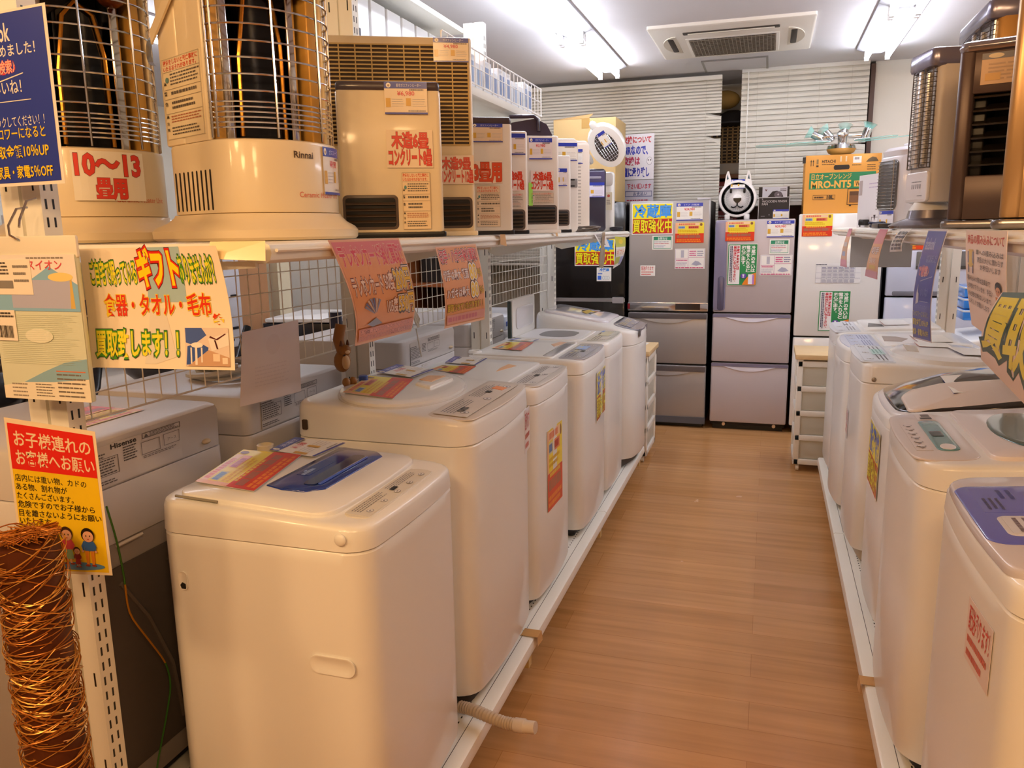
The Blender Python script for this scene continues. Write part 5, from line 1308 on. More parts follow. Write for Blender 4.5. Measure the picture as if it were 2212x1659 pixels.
# ------------------------------------------------ right shelf
BRZ = mat('#8A6A4C', .32, .5)
def stove(label, x, y, rot, w, h, d, m, inner, topm, zc0, zc1, cards=(), tray=True):
    """cabinet stove with a deep slatted cavity; origin at the front corner on the aisle side, local x runs to +w"""
    t = thing('kerosene_stove', label, 'heater', (x, y, SZ), rot, 'bronze cabinet stoves')
    z0 = .02
    if tray: MB().rbox(-.012, w+.012, -.02, d+.02, 0, .018, .02, .006).build('drip_tray', mat('#8E8A8C', .25, .8), t)
    for nm, a in (('side_panel', (0,.035)), ('side_panel', (w-.035,w))): MB().rbox(a[0], a[1], 0, d, z0, h-.02, .012, .004).build(nm, m, t)
    MB().rbox(.02, w-.02, .004, d, z0, zc0, .004).build('lower_front', m, t)
    MB().rbox(.02, w-.02, .004, d, zc1, h-.02, .004).build('upper_front', m, t)
    MB().box(.02, w-.02, d-.03, d, z0, h-.02).build('back_plate', inner, t)
    cav = MB().rbox(.03, .06, .03, d-.03, zc0, zc1, .004).build('cavity_lining', inner, t)
    MB().rbox(-.004, w+.004, -.008, d+.004, h-.026, h, .025, .012).build('top_plate', topm, t)
    n = 6
    for k in range(n):
        z = zc0+(zc1-zc0)*(k+.7)/n
        MB().stack([[(.032, .012, z), (w-.032, .012, z), (w-.032, .05, z+.016), (.032, .05, z+.016)], [(.032, .010, z+.004), (w-.032, .010, z+.004), (w-.032, .05, z+.020), (.032, .05, z+.020)]]).build('slat', mat('#3A3128', .25, .6), t, smooth=False)
    mb = MB().prism([(.035,zc0),(w-.035,zc0),(w-.035,zc1),(.035,zc1)], d-.06, d-.05, 'y'); mb.build('burner_wall', mat('#0E0B09', .3), t)
    for nm, (x0,x1,za,zb), pg, bc in cards: sheet(nm, [(x0,-.004+.006,za),(x1,-.004+.006,za),(x1,-.004+.006,zb),(x0,-.004+.006,zb)], pg, t, bc, gloss=True)
    return t
cp = pg_price('', '', 61); cp2 = Page()
cp2.rect(0,.80,1,1,'#4A3E5A'); cp2.oval(.10,.90,.055,.075,'#E2C8A0'); cp2.lines(.05,.1,.95,.7,5,'#B88A60',.4,.1,.3,random.Random(7)); cp2.rect(.03,.12,.14,.35,'#D89A2A',1); cp2.rect(.55,.30,.66,.50,'#C8902A',1)
stove('dark bronze cabinet stove with a crinkled price card, beside the golden-beige stove', .395, 2.14, -18, .44, .415, .26, mat('#5E4C48', .35, .25), mat('#171210', .4), mat('#A8A4B0', .18, .8), .120, .300,
    (('price_card', (.045,.32,.318,.385), cp2, '#D8A878'),))
stove('golden-beige cabinet stove at the camera end of the tower-heater shelf', .400, 1.700, -16, .46, .47, .26, mat('#B89468', .3, .45), mat('#241A12', .4), mat('#B8B0A8', .2, .7), .145, .35,
    (('price_card', (.05,.28,.055,.125), cp2, '#C89A5A'),))
def tower_heater(label, x, y, rot, w, h, d, face, side, seed, base_r=.14, guard0=.24, two=True):
    """slim upright carbon heater: guard wires over a reflector, oval foot"""
    t = thing('tower_heater', label, 'heater', (x, y, SZ), rot, 'slim tower heaters')
    MB().lathe([(base_r,0),(base_r+.006,.008),(base_r-.01,.018),(.06,.028),(.055,.05),(.001,.05)], 28).build('foot_plate', mat('#8C8890', .22, .7), t)
    MB().lathe([(.05,.03),(.055,.05),(.04,.075),(.001,.075)], 20).build('swivel', mat('#D8D4CC', .35), t)
    b = MB().rbox(-w/2, w/2, -d/2, d/2, .07, h, .02, .006).build('column', side, t)
    MB().rbox(-w/2+.006, w/2-.006, -d/2-.006, -d/2+.004, .072, guard0-.01, .012, .003, axis='y').build('control_face', face, t)
    MB().box(-w/2+.012, w/2-.012, -d/2-.002, -d/2+.004, guard0, h-.05).build('reflector', mat('#B9B4B2', .2, .8), t)
    for s in ((-1, 1) if two else (0,)): MB().tube([(s*w*.2, -d/2-.006, guard0+.01), (s*w*.2, -d/2-.006, h-.06)], .006, 8).build('heating_tube', mat('#D8D6D8', .15, .1), t)
    MB().rbox(-.008, .008, -d/2-.018, -d/2-.008, guard0, h-.05, .004).build('centre_bar', mat('#D9D6D8', .3, .3), t)
    mb = MB(); n = int((h-.05-guard0)/.012)
    for k in range(n+1):
        z = guard0+(h-.05-guard0)*k/n
        mb.tube([((w/2-.008)*math.sin(a), -d/2-.022*math.cos(a), z) for a in [-PI/2+PI*j/8 for j in range(9)]], .0011, 4)
    for a in (-1.2, -.6, .6, 1.2): mb.tube([((w/2-.008)*math.sin(a), -d/2-.0225*math.cos(a), guard0), ((w/2-.008)*math.sin(a), -d/2-.0225*math.cos(a), h-.05)], .0014, 4)
    mb.build('guard_mesh', mat('#5E5650', .3, .7), t)
    MB().rbox(-w/2-.002, w/2+.002, -d/2-.02, d/2, h-.05, h, .02, .010).build('top_cap', mat('#8A869A', .22, .6), t)
    R = random.Random(seed); p = Page()
    for k in range(5): p.rect(.30+.10*k, .42, .335+.10*k, .60, '#6a6a72', 1)
    p.lines(.3,.66,.8,.72,1,'#8a8a92',.6,.05,.1,R).lines(.6,.12,.85,.16,1,'#8a8a92',.6)
    sheet('control_print', [(-w/2+.01,-d/2-.0064,.08),(w/2-.01,-d/2-.0064,.08),(w/2-.01,-d/2-.0064,guard0-.015),(-w/2+.01,-d/2-.0064,guard0-.015)], p, t, '#E4E1E6')
    return t
tower_heater('white-faced slim tower heater on a silver foot, beside the dark bronze stove', .43, 2.565, -76, .15, .475, .075, mat('#E9E6EA', .3, 0, .4), mat('#C9BFB8', .35), 71, .10, .165)
t = tower_heater('tall bronze-sided panel heater behind the dark bronze stove', .565, 2.63, -90, .36, .575, .070, mat('#5A4E48', .3), mat('#B88848', .35, .4), 72, .035, .20)
tower_heater('thin black-edged tower heater behind the white-faced tower heater', .51, 2.98, -76, .10, .43, .08, mat('#3A3840', .3), mat('#26242A', .35), 73, .07, .12, False)
t = thing('ceramic_heater', 'white domed ceramic heater with a tall wire-covered window, tilted beside the small white box', 'heater', (.50, 3.36, SZ), -66, 'slim tower heaters')
GB = mat('#DDDAE0', .3, 0, .4)
MB().rbox(-.09, .09, -.10, .08, .0, .26, .05, .01).build('body', GB, t)
MB().stack([[(x, y, .259+z) for x, y in rrect(-.09+i, .09-i, -.10+i, .08-i, .05, 5)] for z, i in ((0,.006),(.018,.004),(.030,.015),(.034,.05))]).build('dome', GB, t)
MB().rbox(-.06, .06, -.02, .07, .29, .308, .02, .004).build('top_grip', GB, t)
MB().rbox(-.060, .060, -.104, -.096, .065, .245, .02, .003, axis='y').build('window', mat('#6E6A68', .25, .5), t)
mb = MB()
for k in range(15): z = .07+.0122*k; mb.tube([(-.058,-.107,z),(0,-.112,z),(.058,-.107,z)], .0012, 4)
mb.tube([(.045,-.108,.066),(.045,-.108,.244)], .002, 4); mb.build('wire_grille', CHROME, t)
sheet('price_card', [(-.03,-.1062,.0),(.06,-.1062,.0),(.06,-.1062,.062),(-.03,-.1062,.062)], pg_price('', '', 62), t, '#ECE8F2', gloss=True)
MB().rbox(-.08, .08, .08, .15, .0, .245, .02, .008).build('grey_back', mat('#7E7C84', .4), t)
t = thing('toaster_box', 'small white appliance with black marks beside the domed ceramic heater', 'appliance', (.475, 3.83, SZ), -70, None)
MB().rbox(-.12, .12, -.07, .12, .0, .225, .012, .004).build('cabinet', mat('#E6E0E2', .35, 0, .3), t)
pg = Page().rect(.02,.62,.14,.90,'#B8A8A4',1).poly([(.62,.24),(.70,.24),(.66,.12)],'#3a2c2c').rect(.10,.02,.16,.16,'#4a3c34',1).frame(.55,.06,.90,.20,.01,'#4a3c3c').lines(.40,.72,.95,.86,2,'#c8b8d0',.3)
sheet('front_print', quad((-.12,-.0712,0),(1,0,0),(0,0,1),.24,.225), pg, t, '#E6E0E2')
MB().rbox(-.05, .0, -.10, -.072, .01, .035, .006).build('dark_dial', DARK, t)
tag(MB().rbox(.345, .41, 2.98, 3.16, SZ, SZ+.016, .006, .003).build('remote_control', mat('#26262E', .3)), 'dark flat remote lying on the tower-heater shelf edge', 'remote control')
coil('cable', 'navy blue cable knot on the tower-heater shelf edge beside the dark remote', (.375, 3.22, SZ), .026, 0, mat('#1E2440', .4), .005, 3, 6, .5)

# ================================================================ signs and small things
def hang(name, label, cat, corners, page, base, curl=None, gloss=True, group=None, n=10):
    return tag(sheet(name, corners, page, None, base, curl, n=n, gloss=gloss), label, cat, group)
# blue poster on the near post
pg = Page(); BL = '#2E3E9E'; Wt = '#E8E2DA'; Y2 = '#E9C82A'
pg.rect(.02,.02,.965,.985,BL,8).text('facebook', .08,.83,.545,.93,Wt,.02).text('はじめました！', .20,.745,.83,.81,Wt,.012).text('で検索♪', .30,.65,.57,.725,'#F0B0A0',.02,(('#D83A4A',.05),))
pg.poly([(.10,.575),(.66,.64),(.66,.646),(.10,.583)],Wt).text('いいね！', .28,.535,.62,.61,Wt,.008).rect(.1,.49,.72,.495,Wt,3).text('クリックしてください！！', .15,.345,.85,.405,Wt,.004)
pg.text('フォロワーになると', .10,.275,.84,.34,Y2,.012).text('買取金額10％UP', .15,.165,.86,.24,Y2,.02).text('家具・家電5％OFF', .20,.045,.88,.12,Y2,.02)
hang('poster', 'blue poster in white and yellow writing hung on the slotted post beside the cream heaters', 'poster', [(-1.334,1.10,1.590),(-1.150,1.10,1.592),(-1.148,1.10,1.880),(-1.332,1.10,1.872)], pg, '#EDE4DA')
# hanging pack on a hook
t = thing('hanging_pack', 'clear packed pale-green cooling sheet hung from a hook on the slotted post', 'packet', (-1.232, 1.085, 1.355))
R = random.Random(9)
MB().rbox(-.10, .10, 0, .012, -.142, .118, .004, .003).build('pack', mat('#D8DCC8', .2, 0, .7), t)
pg = Page()
pg.poly([(0,.0),(1,.0),(1,.30),(.75,.27),(.5,.20),(.25,.12),(0,.09)], '#EFE6D4').poly([(.25,.12),(.5,.20),(.75,.27),(1,.30),(1,.16),(.6,.13)], '#8FB6CC')
pg.lines(.10,.01,.30,.12,4,'#9a9086',.35,.1,.3,R).lines(.38,.02,.60,.12,5,'#7a7066',.35,.1,.3,R).lines(.64,.02,.97,.20,6,'#7a7066',.35,.1,.3,R).rect(.64,.205,.97,.212,'#E07A4A',1)
pg.rect(0,.62,1,1,'#EDE6E2').poly([(.0,.70),(.2,.78),(.35,.78),(.7,.92),(1,.80),(1,.62),(.0,.62)], '#8CBCE0').rect(.24,.64,.92,.83,'#B4B8D8',2).poly([(.90,.64),(.95,.64),(.94,.84),(.92,.84)],'#D8B868').oval(.82,.85,.14,.03,'#F0D88A')
pg.text('スイオン', .46,.90,.85,.96,'#D8505A',.012).lines(.46,.97,.9,.985,1,'#8a8078',.6).oval(.5,.45,.16,.05,'#E8EAD8').lines(.05,.25,.95,.60,26,'#C4CCB8',.12,.5,.9,R)
sheet('front_print', quad((-.10,-.0005,-.142),(1,0,0),(0,0,1),.20,.26), pg, t, '#D6DCC8', gloss=True)
MB().rbox(-.103, .103, .002, .008, .112, .150, .003, .001, axis='y').build('header_card', mat('#F0E8D8', .3, 0, .5), t)
pg = Page().lines(.05,.55,.6,.95,4,'#5a5450',.5,.1,.3,R).rect(.05,.18,.62,.40,'#8a8480',1).lines(.65,.3,.95,.9,3,'#8a8480',.35)
sheet('price_sticker', quad((-.115,-.0025,.048),(1,0,0),(0,0,1),.115,.062), pg, t, '#F2E9DC')
pg = Page().lines(.05,.75,.95,.95,2,'#4a4440',.6,.1,.2,R)
for k in range(12): pg.rect(.1+.065*k,.1,.1+.065*k+random.Random(k).uniform(.015,.045),.5,'#3a3430',1)
sheet('barcode_sticker', quad((-.10,-.0025,-.035),(1,0,0),(0,0,1),.05,.055), pg, t, '#F2E9DC')
MB().tube([(-.035,.038,.200),(-.035,.016,.197),(-.033,-.006,.168),(-.028,-.010,.152),(-.020,.006,.140),(-.016,.022,.138)], .0022, 6).build('hook', CHROME, t)
MB().tube([(-.012,.038,.215),(-.012,.018,.210),(-.008,-.004,.178),(-.002,-.012,.165)], .0022, 6).build('hook', CHROME, t)
# red and yellow notice
pg = Page(); RD = '#DE2A1E'; YE = '#EFC61C'; K = '#2E2A1A'
pg.rect(.03,.02,.97,.68,YE,4).rect(.03,.68,.97,.97,RD,4)
pg.text('お子様連れの', .09,.83,.93,.93,'#EED8B4',.014).text('お客様へお願い', .09,.71,.95,.81,'#EED8B4',.014)
for v, s, a, bb in ((.605,'店内には重い物、カドの',.05,.84),(.548,'ある物、割れ物が',.05,.62),(.491,'たくさんございます。',.05,.68),(.434,'危険ですのでお子様から',.05,.90),(.377,'目を離さないようにお願い',.05,.96),(.325,'いたします。',.05,.42)):
    pg.text(s, a, v, bb, v+.046, K, .008)
pg.oval(.66,.06,.28,.028,'#5A8AB4')
def figure(u, v, s, top, bottom, hair, skirt=False):
    sk = '#E0A888'
    for d in (-1, 1): pg.poly([(u+d*.012*s,v+.16*s),(u+d*.075*s,v+.15*s),(u+d*.065*s,v),(u+d*.025*s,v)] if not skirt else [(u+d*.01*s,v+.06*s),(u+d*.05*s,v+.06*s),(u+d*.045*s,v),(u+d*.015*s,v)], bottom if not skirt else sk).oval(u+d*.05*s, v, .04*s, .011*s, '#9A3A2A')
    if skirt: pg.poly([(u-.06*s,v+.17*s),(u+.06*s,v+.17*s),(u+.09*s,v+.05*s),(u-.09*s,v+.05*s)], bottom)
    pg.poly([(u-.085*s,v+.25*s),(u+.085*s,v+.25*s),(u+.07*s,v+.15*s),(u-.07*s,v+.15*s)], top)
    for d in (-1, 1): pg.poly([(u+d*.08*s,v+.25*s),(u+d*.12*s,v+.20*s),(u+d*.10*s,v+.15*s),(u+d*.075*s,v+.16*s)], top).oval(u+d*.105*s, v+.145*s, .018*s, .012*s, sk)
    pg.oval(u, v+.315*s, .105*s, .072*s, hair).oval(u+.005*s, v+.298*s, .085*s, .056*s, sk)
    pg.oval(u-.025*s, v+.305*s, .010*s, .009*s, K, 8).oval(u+.035*s, v+.305*s, .010*s, .009*s, K, 8).oval(u+.005*s, v+.272*s, .016*s, .006*s, '#C8403A', 8)
figure(.56,.075,.66,'#D84A5A','#8AB08A','#3A2418',True); figure(.80,.07,.68,'#3A6AB0','#E08A2A','#1E1814'); figure(.67,.06,.36,'#8A2A34','#A83040','#3A2418',True)
hang('notice_board', 'red-and-yellow notice for parents clipped aslant on the slotted post over the woven wire column', 'notice', [(-1.296,1.04,.892),(-1.086,1.04,.911),(-1.087,1.04,1.174),(-1.290,1.04,1.188)], pg, '#EFDCBC')
# woven wire column
t = thing('wire_lamp', 'tall column woven from copper-brown wire standing on the floor before the slotted post', 'lamp', (-1.165, .95, 0))
MB().lathe([(.048,.02),(.048,1.0),(.03,1.006),(.001,1.006)], 24).build('core', mat('#5A2A0E', .5, .2), t)
MB().lathe([(.055,0),(.058,.01),(.05,.02),(.001,.02)], 24).build('foot', mat('#2A1608', .5), t)
R = random.Random(21)
for nm, n, cs in (('wire_weave', 330, '#B8702A'), ('bright_wire_weave', 260, '#E8A850')):
    mb = MB()
    for k in range(n):
        z = R.random()*1.0; a = R.random()*2*PI; sl = R.uniform(-.05,.06); r = R.uniform(.047,.0555); L = R.uniform(2.2,4.4)
        pts = []
        for j in range(16):
            q = j/15; zz = min(1.022, max(.02, z+sl*(q-.5)*2 + .006*math.sin(5*q+k)))
            pts.append(((r+.0015*math.sin(9*q+k))*math.cos(a+L*q), (r+.0015*math.sin(9*q+k))*math.sin(a+L*q), zz))
        mb.tube(pts, R.uniform(.0007,.0013), 4)
    if nm == 'wire_weave':
        for k in range(70):
            a = R.random()*2*PI; b2 = a + R.uniform(1.5,4.6); r = .052
            mb.tube([(r*math.cos(a), r*math.sin(a), 1.008+R.random()*.012), (r*.3*math.cos((a+b2)/2), r*.3*math.sin((a+b2)/2), 1.012+R.random()*.012), (r*math.cos(b2), r*math.sin(b2), 1.008+R.random()*.012)], R.uniform(.0007,.0013), 4)
    o = mb.build(nm, mat(cs, .3, .55), t); o['kind'] = 'stuff'
# earth wire on the back of the near machine
pts = [(-1.340,1.289,.930),(-1.338,1.303,.854),(-1.338,1.313,.763),(-1.338,1.312,.67),(-1.336,1.355,.59),(-1.335,1.406,.497),(-1.335,1.414,.432),(-1.335,1.382,.352),(-1.335,1.339,.259),(-1.34,1.33,.172)]
cv2 = []
for k in range(len(pts)-1):
    for j in range(4): cv2.append(V(pts[k]).lerp(V(pts[k+1]), j/4))
for _ in range(2): cv2 = [cv2[0]] + [(cv2[i-1]+cv2[i]*2+cv2[i+1])/4 for i in range(1, len(cv2)-1)] + [cv2[-1]]
m = len(cv2)//2
mb = MB().tube(cv2[:m//2+1], .0022, 6, 0).tube(cv2[m//2:m+3], .0022, 6, 1).tube(cv2[m+2:], .0022, 6, 0)
tag(mb.build('earth_wire', [mat('#3E7A2A', .4), mat('#C8861C', .4)]), 'green and yellow earth wire dangling behind the back-turned machine beside the slotted post', 'wire')

# gift notice at the end of the left upper shelf
pg = Page()
pg.poly([(.50,1),(.74,1),(.72,.55),(.45,.55)], '#A8C4CC').poly([(.46,.5),(.56,.5),(.62,.10),(.48,.04),(.40,.04)], '#E4DCCE')
G1 = (('#24401E', .095), ('#4F9A2A', .072))
pg.text('ご自宅で眠っている', .06,.70,.40,.90,'#F0E43A',.022,G1).text('ギフト', .42,.69,.70,.98,'#F6DE1E',.05,(('#5A1A14',.13),('#DE2A1C',.11))).text('ありませんか？', .71,.71,.95,.92,'#F0E43A',.022,G1)
pg.text('食器・タオル・毛布', .14,.44,.88,.62,'#DE3A1C',.02,(('#F2D23A',.055),)).text('等', .885,.36,.95,.45,'#DE3A1C',.04,(('#F2D23A',.055),))
pg.text('買取致します！！', .06,.10,.64,.32,'#F0E43A',.025,(('#24401E', .10), ('#4F9A2A', .078)))
pg.rect(.685,.03,.975,.34,'#E2CFC0',3).poly([(.69,.34),(.80,.34),(.83,.28),(.74,.20),(.69,.22)],'#4A62A8').poly([(.69,.04),(.82,.05),(.84,.18),(.78,.22),(.70,.19)],'#3E5AA0').poly([(.84,.25),(.975,.30),(.975,.20),(.86,.15)],'#EDE2D8').poly([(.70,.03),(.975,.03),(.975,.10),(.84,.16)],'#C8A080')
for a in ((.75,.04,.765,.19),(.72,.05,.73,.18),(.79,.06,.80,.18)): pg.rect(*a,'#EDE4DC',1)
pg.oval(.765,.20,.04,.022,'#F0E8E0').poly([(.85,.26),(.90,.24),(.96,.29),(.955,.295),(.895,.25),(.855,.275)],'#5A1E1C').poly([(.88,.24),(.89,.24),(.905,.17),(.895,.17)],'#4A1C1A').rect(.87,.07,.915,.13,'#E8D2B8',1).rect(.93,.05,.965,.10,'#E8D6C0',1)
hang('gift_notice', 'white notice with green, red and yellow writing and gift photo, hung under the shelf end', 'notice', [(-1.172,1.128,1.268),(-.852,1.118,1.276),(-.879,1.130,1.484),(-1.168,1.130,1.481)], pg, '#F3E4CC', lambda u, v: -.012*math.sin(PI*v)*(.4+.6*u), n=14)
hang('paper_flap', 'cream paper flap folded over the shelf corner above the gift notice', 'paper', [(-.905,1.138,1.462),(-.790,1.138,1.458),(-.796,1.150,1.4905),(-.905,1.150,1.4905)], Page(), '#EFD9A4', None)

# pink-orange notices on the left upper shelf's edge
PK = '#E8A06A'
pg = Page(); pg.rect(.02,.03,.98,.985,PK,8).rect(.02,.90,.98,.985,'#E07A80',6)
pk = (('#E9B8A8', .05),)
pg.text('テレホンカード強化買取！', .05,.80,.95,.96,'#D83A58',.02,(('#F0C4B4', .055),))
pg.text('テレホンカード', .06,.56,.50,.72,'#F2DCD0',.02,(('#7A2A24', .06),)).text('50度', .53,.58,.68,.74,'#F2DCD0',.02,(('#7A2A24', .06),)).text('200円', .70,.56,.97,.76,'#F0C41E',.02,(('#241a1a', .13),('#EFE4DC', .09),('#7a4a10', .045)))
pg.text('105度', .50,.34,.68,.50,'#F2DCD0',.02,(('#7A2A24', .06),)).text('550円', .70,.32,.97,.52,'#F0C41E',.02,(('#241a1a', .13),('#EFE4DC', .09),('#7a4a10', .045)))
for i in range(7):
    a = .9+.28*i; pg.poly([(.30+.02*math.cos(a),.36+.02*math.sin(a)),(.30+.17*math.cos(a),.40+.13*math.sin(a)),(.30+.17*math.cos(a+.2),.40+.13*math.sin(a+.2)),(.30+.02*math.cos(a+.2),.36+.02*math.sin(a+.2))], ('#7A8AB8','#D8C0B0','#5A6AA0')[i % 3])
pg.poly([(.16,.26),(.30,.32),(.40,.24),(.24,.22)],'#8A9AC0').rect(.03,.05,.97,.215,'#E08A78',4)
pg.text('高価買取につき大チャンス！！', .06,.145,.95,.205,'#EFA098',.02,(('#8A3038', .06),)).text('コレクションカードは更に買取額UP☆', .05,.065,.96,.125,'#EFA098',.02,(('#8A3038', .06),))
hang('card_notice', 'orange-pink notice listing 200 and 550 yen, hung from the heater shelf edge before the figurine', 'notice', [(-.90,1.618,1.245),(-.90,1.924,1.242),(-.787,1.636,1.4885),(-.787,1.334,1.4885)], pg, '#F0B99A', lambda u, v: .026*math.sin(PI*v), n=14)
pg = Page(); pg.rect(.02,.03,.98,.985,PK,8)
pg.text('切手・ハガキ強化買取！', .03,.82,.95,.96,'#D83038',.02,(('#2a1a1a', .10),('#F0D8CC', .06)))
pg.text('切手は最大 額面', .03,.62,.62,.74,'#EFE0DC',.02,(('#6A3434', .06),)).text('80', .66,.60,.84,.78,'#F0C41E',.02,(('#241a1a', .13),('#EFE4DC', .09))).text('％', .86,.62,.97,.72,'#E8B81E',.02,(('#4a2a10', .05),))
pg.text('ハガキは最大', .05,.40,.58,.52,'#EFE0DC',.02,(('#6A3434', .06),)).text('80', .64,.38,.82,.56,'#F0C41E',.02,(('#241a1a', .13),('#EFE4DC', .09))).text('％', .85,.40,.97,.50,'#E8B81E',.02,(('#4a2a10', .05),))
pg.text('買取させていただきます！！', .04,.22,.93,.32,'#E8C41E',.01,(('#5a3a10', .055),)).rect(.03,.05,.97,.18,'#D8948A',3).lines(.06,.07,.9,.16,1,'#C86A80',.7,.05,.1,random.Random(2))
hang('stamp_notice', 'orange-pink notice with two 80 percent figures, hung from the fan heater shelf edge', 'notice', [(-.85,2.035,1.236),(-.85,2.365,1.226),(-.787,2.130,1.466),(-.787,1.842,1.464)], pg, '#EFBFA0', lambda u, v: .012*math.sin(PI*v), n=12)

# white paper on the mesh, cord, little figurine
hang('blank_paper', 'blank white paper sheet hung on the wire mesh behind the oval-lid machine', 'paper', [(-1.30,1.715,1.060),(-1.30,2.002,1.045),(-1.30,2.012,1.256),(-1.30,1.748,1.252)], Page().lines(.2,.2,.8,.5,6,'#E0CFCB',.3).oval(.5,.75,.12,.14,'#E4D2CC'), '#E9D9D4', lambda u, v: .004*math.sin(PI*u))
mb = MB()
for k in range(4):
    dx = .004*k
    mb.tube([(-1.293+.002*k,2.755+.012*math.sin(k),1.300),(-1.286,2.735-dx,1.26),(-1.284,2.765+dx,1.215),(-1.284,2.80+dx*2,1.17),(-1.287,2.825-dx,1.14),(-1.286,2.80-dx,1.165),(-1.285,2.77,1.20)], .0035, 6)
mb.tube([(-1.288,2.80,1.135),(-1.286,2.82,1.06),(-1.284,2.83,1.02)], .003, 6)
tag(mb.build('looped_cable', mat('#D8CCBC', .4)), 'looped off-white cord hooked on the wire mesh between the two orange-pink notices', 'cable')
t = thing('figurine', 'small brown and cream animal figurine beside the oval lid, blue stand at its side', 'figurine', (-1.205, 2.085, 1.050), 60)
mb = MB().ball((0,0,.075),.026,.022,.034).ball((.004,-.012,.108),.018,.017,.018).ball((-.008,-.03,.015),.012,.014,.014).ball((.016,-.028,.015),.012,.014,.014)
mb.tube([(0,.0,.10),(-.006,.006,.14),(.004,.004,.185)], [.014,.017,.016], 10); mb.build('body', mat('#9A6A34', .5, noise=.25), t)
for s in (-1, 1): MB().lathe([(.006,0),(.003,.014),(.0005,.018)], 8, c=(.004+s*.011,-.010,.122)).build('ear', mat('#5A3418', .5), t)
MB().ball((.0,-.020,.074),.013,.010,.022).build('chest_patch', mat('#D8B888', .5), t)
MB().ball((.004,-.026,.105),.008,.007,.006).build('muzzle', mat('#E2C8A0', .5), t)
MB().tube([(0,-.002,.096),(-.006,-.002,.097)], .0215, 14).build('collar', mat('#2A2A34', .4), t)
b = thing('bottle_cap_stand', 'blue cap on a black ring beside the animal figurine on the oval-lid machine', 'cap', (-1.165, 2.135, 1.0475))
MB().lathe([(.018,0),(.020,.004),(.015,.009),(.001,.009)], 18).build('ring', BLACK, b)
MB().lathe([(.014,.008),(.015,.024),(.012,.027),(.001,.027)], 18).build('cap', mat('#3A58A8', .3, 0, .5), b)

# tags and cable hanging at the far end of the left shelf
X = -.790
pg = Page().lines(.12,.12,.62,.92,7,'#6a6a6a',.75,.1,.3,random.Random(4)).oval(.72,.86,.05,.03,'#C85a4a',8).oval(.80,.76,.05,.03,'#3a3a4a',8)
hang('paper_tag', 'white tag with grey scribbles dangling aslant from the heater shelf edge', 'tag', [(X+.004,3.90,1.418),(X+.004,4.13,1.410),(X,3.99,1.484),(X,3.74,1.482)], pg, '#EDEBEA')
pg = Page().rect(0,.68,1,1,'#B8C43A',2).rect(0,.40,1,.62,'#E2D8C8',2).text('ギフト',.1,.42,.9,.60,'#D86A2A',.02).rect(0,.12,.55,.36,'#B8C04A',1).rect(.6,.05,1,.34,'#9AA0CC',1).oval(.5,.85,.2,.08,'#E8D83A')
hang('paper_strip', 'green and white printed strip curling down at the end of the heater shelf', 'tag', [(X-.03,4.40,1.285),(X-.03,4.62,1.300),(X,4.62,1.452),(X,4.28,1.462)], pg, '#EDEBE6', lambda u, v: .012*math.sin(PI*v))
mb = MB()
for k in range(5):
    a = .012*k
    mb.tube([(X+.006,3.93+a,1.485),(X+.008,3.90+a,1.43),(X+.006,3.86+a*1.4,1.37),(X+.008,3.84+a*1.2,1.325),(X+.010,3.885+a*.6,1.315),(X+.008,3.91+a,1.36),(X+.007,3.93+a*.8,1.41)], .0032, 5)
tag(mb.build('cable_bundle', mat('#9A8E7A', .2, 0, .5)), 'clear-wrapped cable bundle hanging over the heater shelf edge before the black refrigerator', 'cable')

# signs on the right upper shelf's edge
X = .324
pg = Page(); pg.rect(.03,.015,.97,.985,'#3A48B8',8).text('facebook', .12,.83,.62,.93,'#C4C8E8',.012).text('はじめました！', .40,.72,.92,.79,'#9AA4DC',.01).text('で検索♪', .10,.60,.66,.69,'#D87888',.03,(('#EFC4C4',.05),))
pg.poly([(.30,.55),(.90,.60),(.90,.607),(.30,.558)],'#B8BEE4').poly([(.18,.34),(.34,.36),(.32,.44),(.26,.46),(.25,.53),(.20,.45)],'#D8DAEC').text('いいね！',.42,.42,.80,.50,'#8A94D4',.008).rect(.40,.37,.85,.376,'#B8BEE4',2)
pg.text('クリックしてください！！', .1,.305,.9,.34,'#8A94D4',.004).text('フォロワーになると', .06,.23,.88,.28,'#B0A860',.015).text('買取金額10％UP', .05,.14,.90,.205,'#D8C84A',.02).text('家具・家電5％OFF', .05,.045,.88,.11,'#D8C84A',.02)
hang('poster', 'narrow-looking blue poster in white and yellow writing hung from the tower-heater shelf edge', 'poster', [(X+.006,2.050,1.238),(X+.004,1.817,1.258),(X-.002,1.719,1.489),(X-.002,1.916,1.489)], pg, '#D8D4E4', lambda u, v: .012*math.sin(PI*v), n=12)
pg = Page()
pg.text('商品の積み込みについて', .06,.86,.95,.955,'#C8283A',.015).poly([(.08,.62),(.22,.62),(.21,.80),(.10,.80)],'#D8B84A').rect(.07,.66,.235,.78,'#8A86A8',1).rect(.11,.64,.20,.79,'#D8B84A',1).rect(.08,.56,.105,.64,'#5A4A6A',1).rect(.20,.56,.225,.64,'#5A4A6A',1)
R = random.Random(12)
def big_rows(u0, u1, vs, seed):
    for v in vs:
        u = u0
        while u < u1-.04:
            wd = R.uniform(.035,.055); k = R.choice('配送商品積込手伝車店員声買取時注意荷物場所搬入口連絡')
            pg.text(k, u, v, u+wd, v+.052, '#4A4048', .0); u += wd+.012
sent = (('車への積み込みは', .30,.95,.755),('商品の大小に関わらず', .34,.95,.685),('お手伝いします', .42,.90,.615),('積み込みの際は店員まで', .06,.66,.48),('お声掛け下さいませ。手伝い', .05,.72,.40),('が必要な時はレジまで', .05,.66,.32),('よろしくお願いします', .06,.60,.24),('スタッフ一同', .5,.95,.12))
for s, a, bb, v in sent: pg.text(s, a, v, bb, v+.055, '#4A4048', .006)
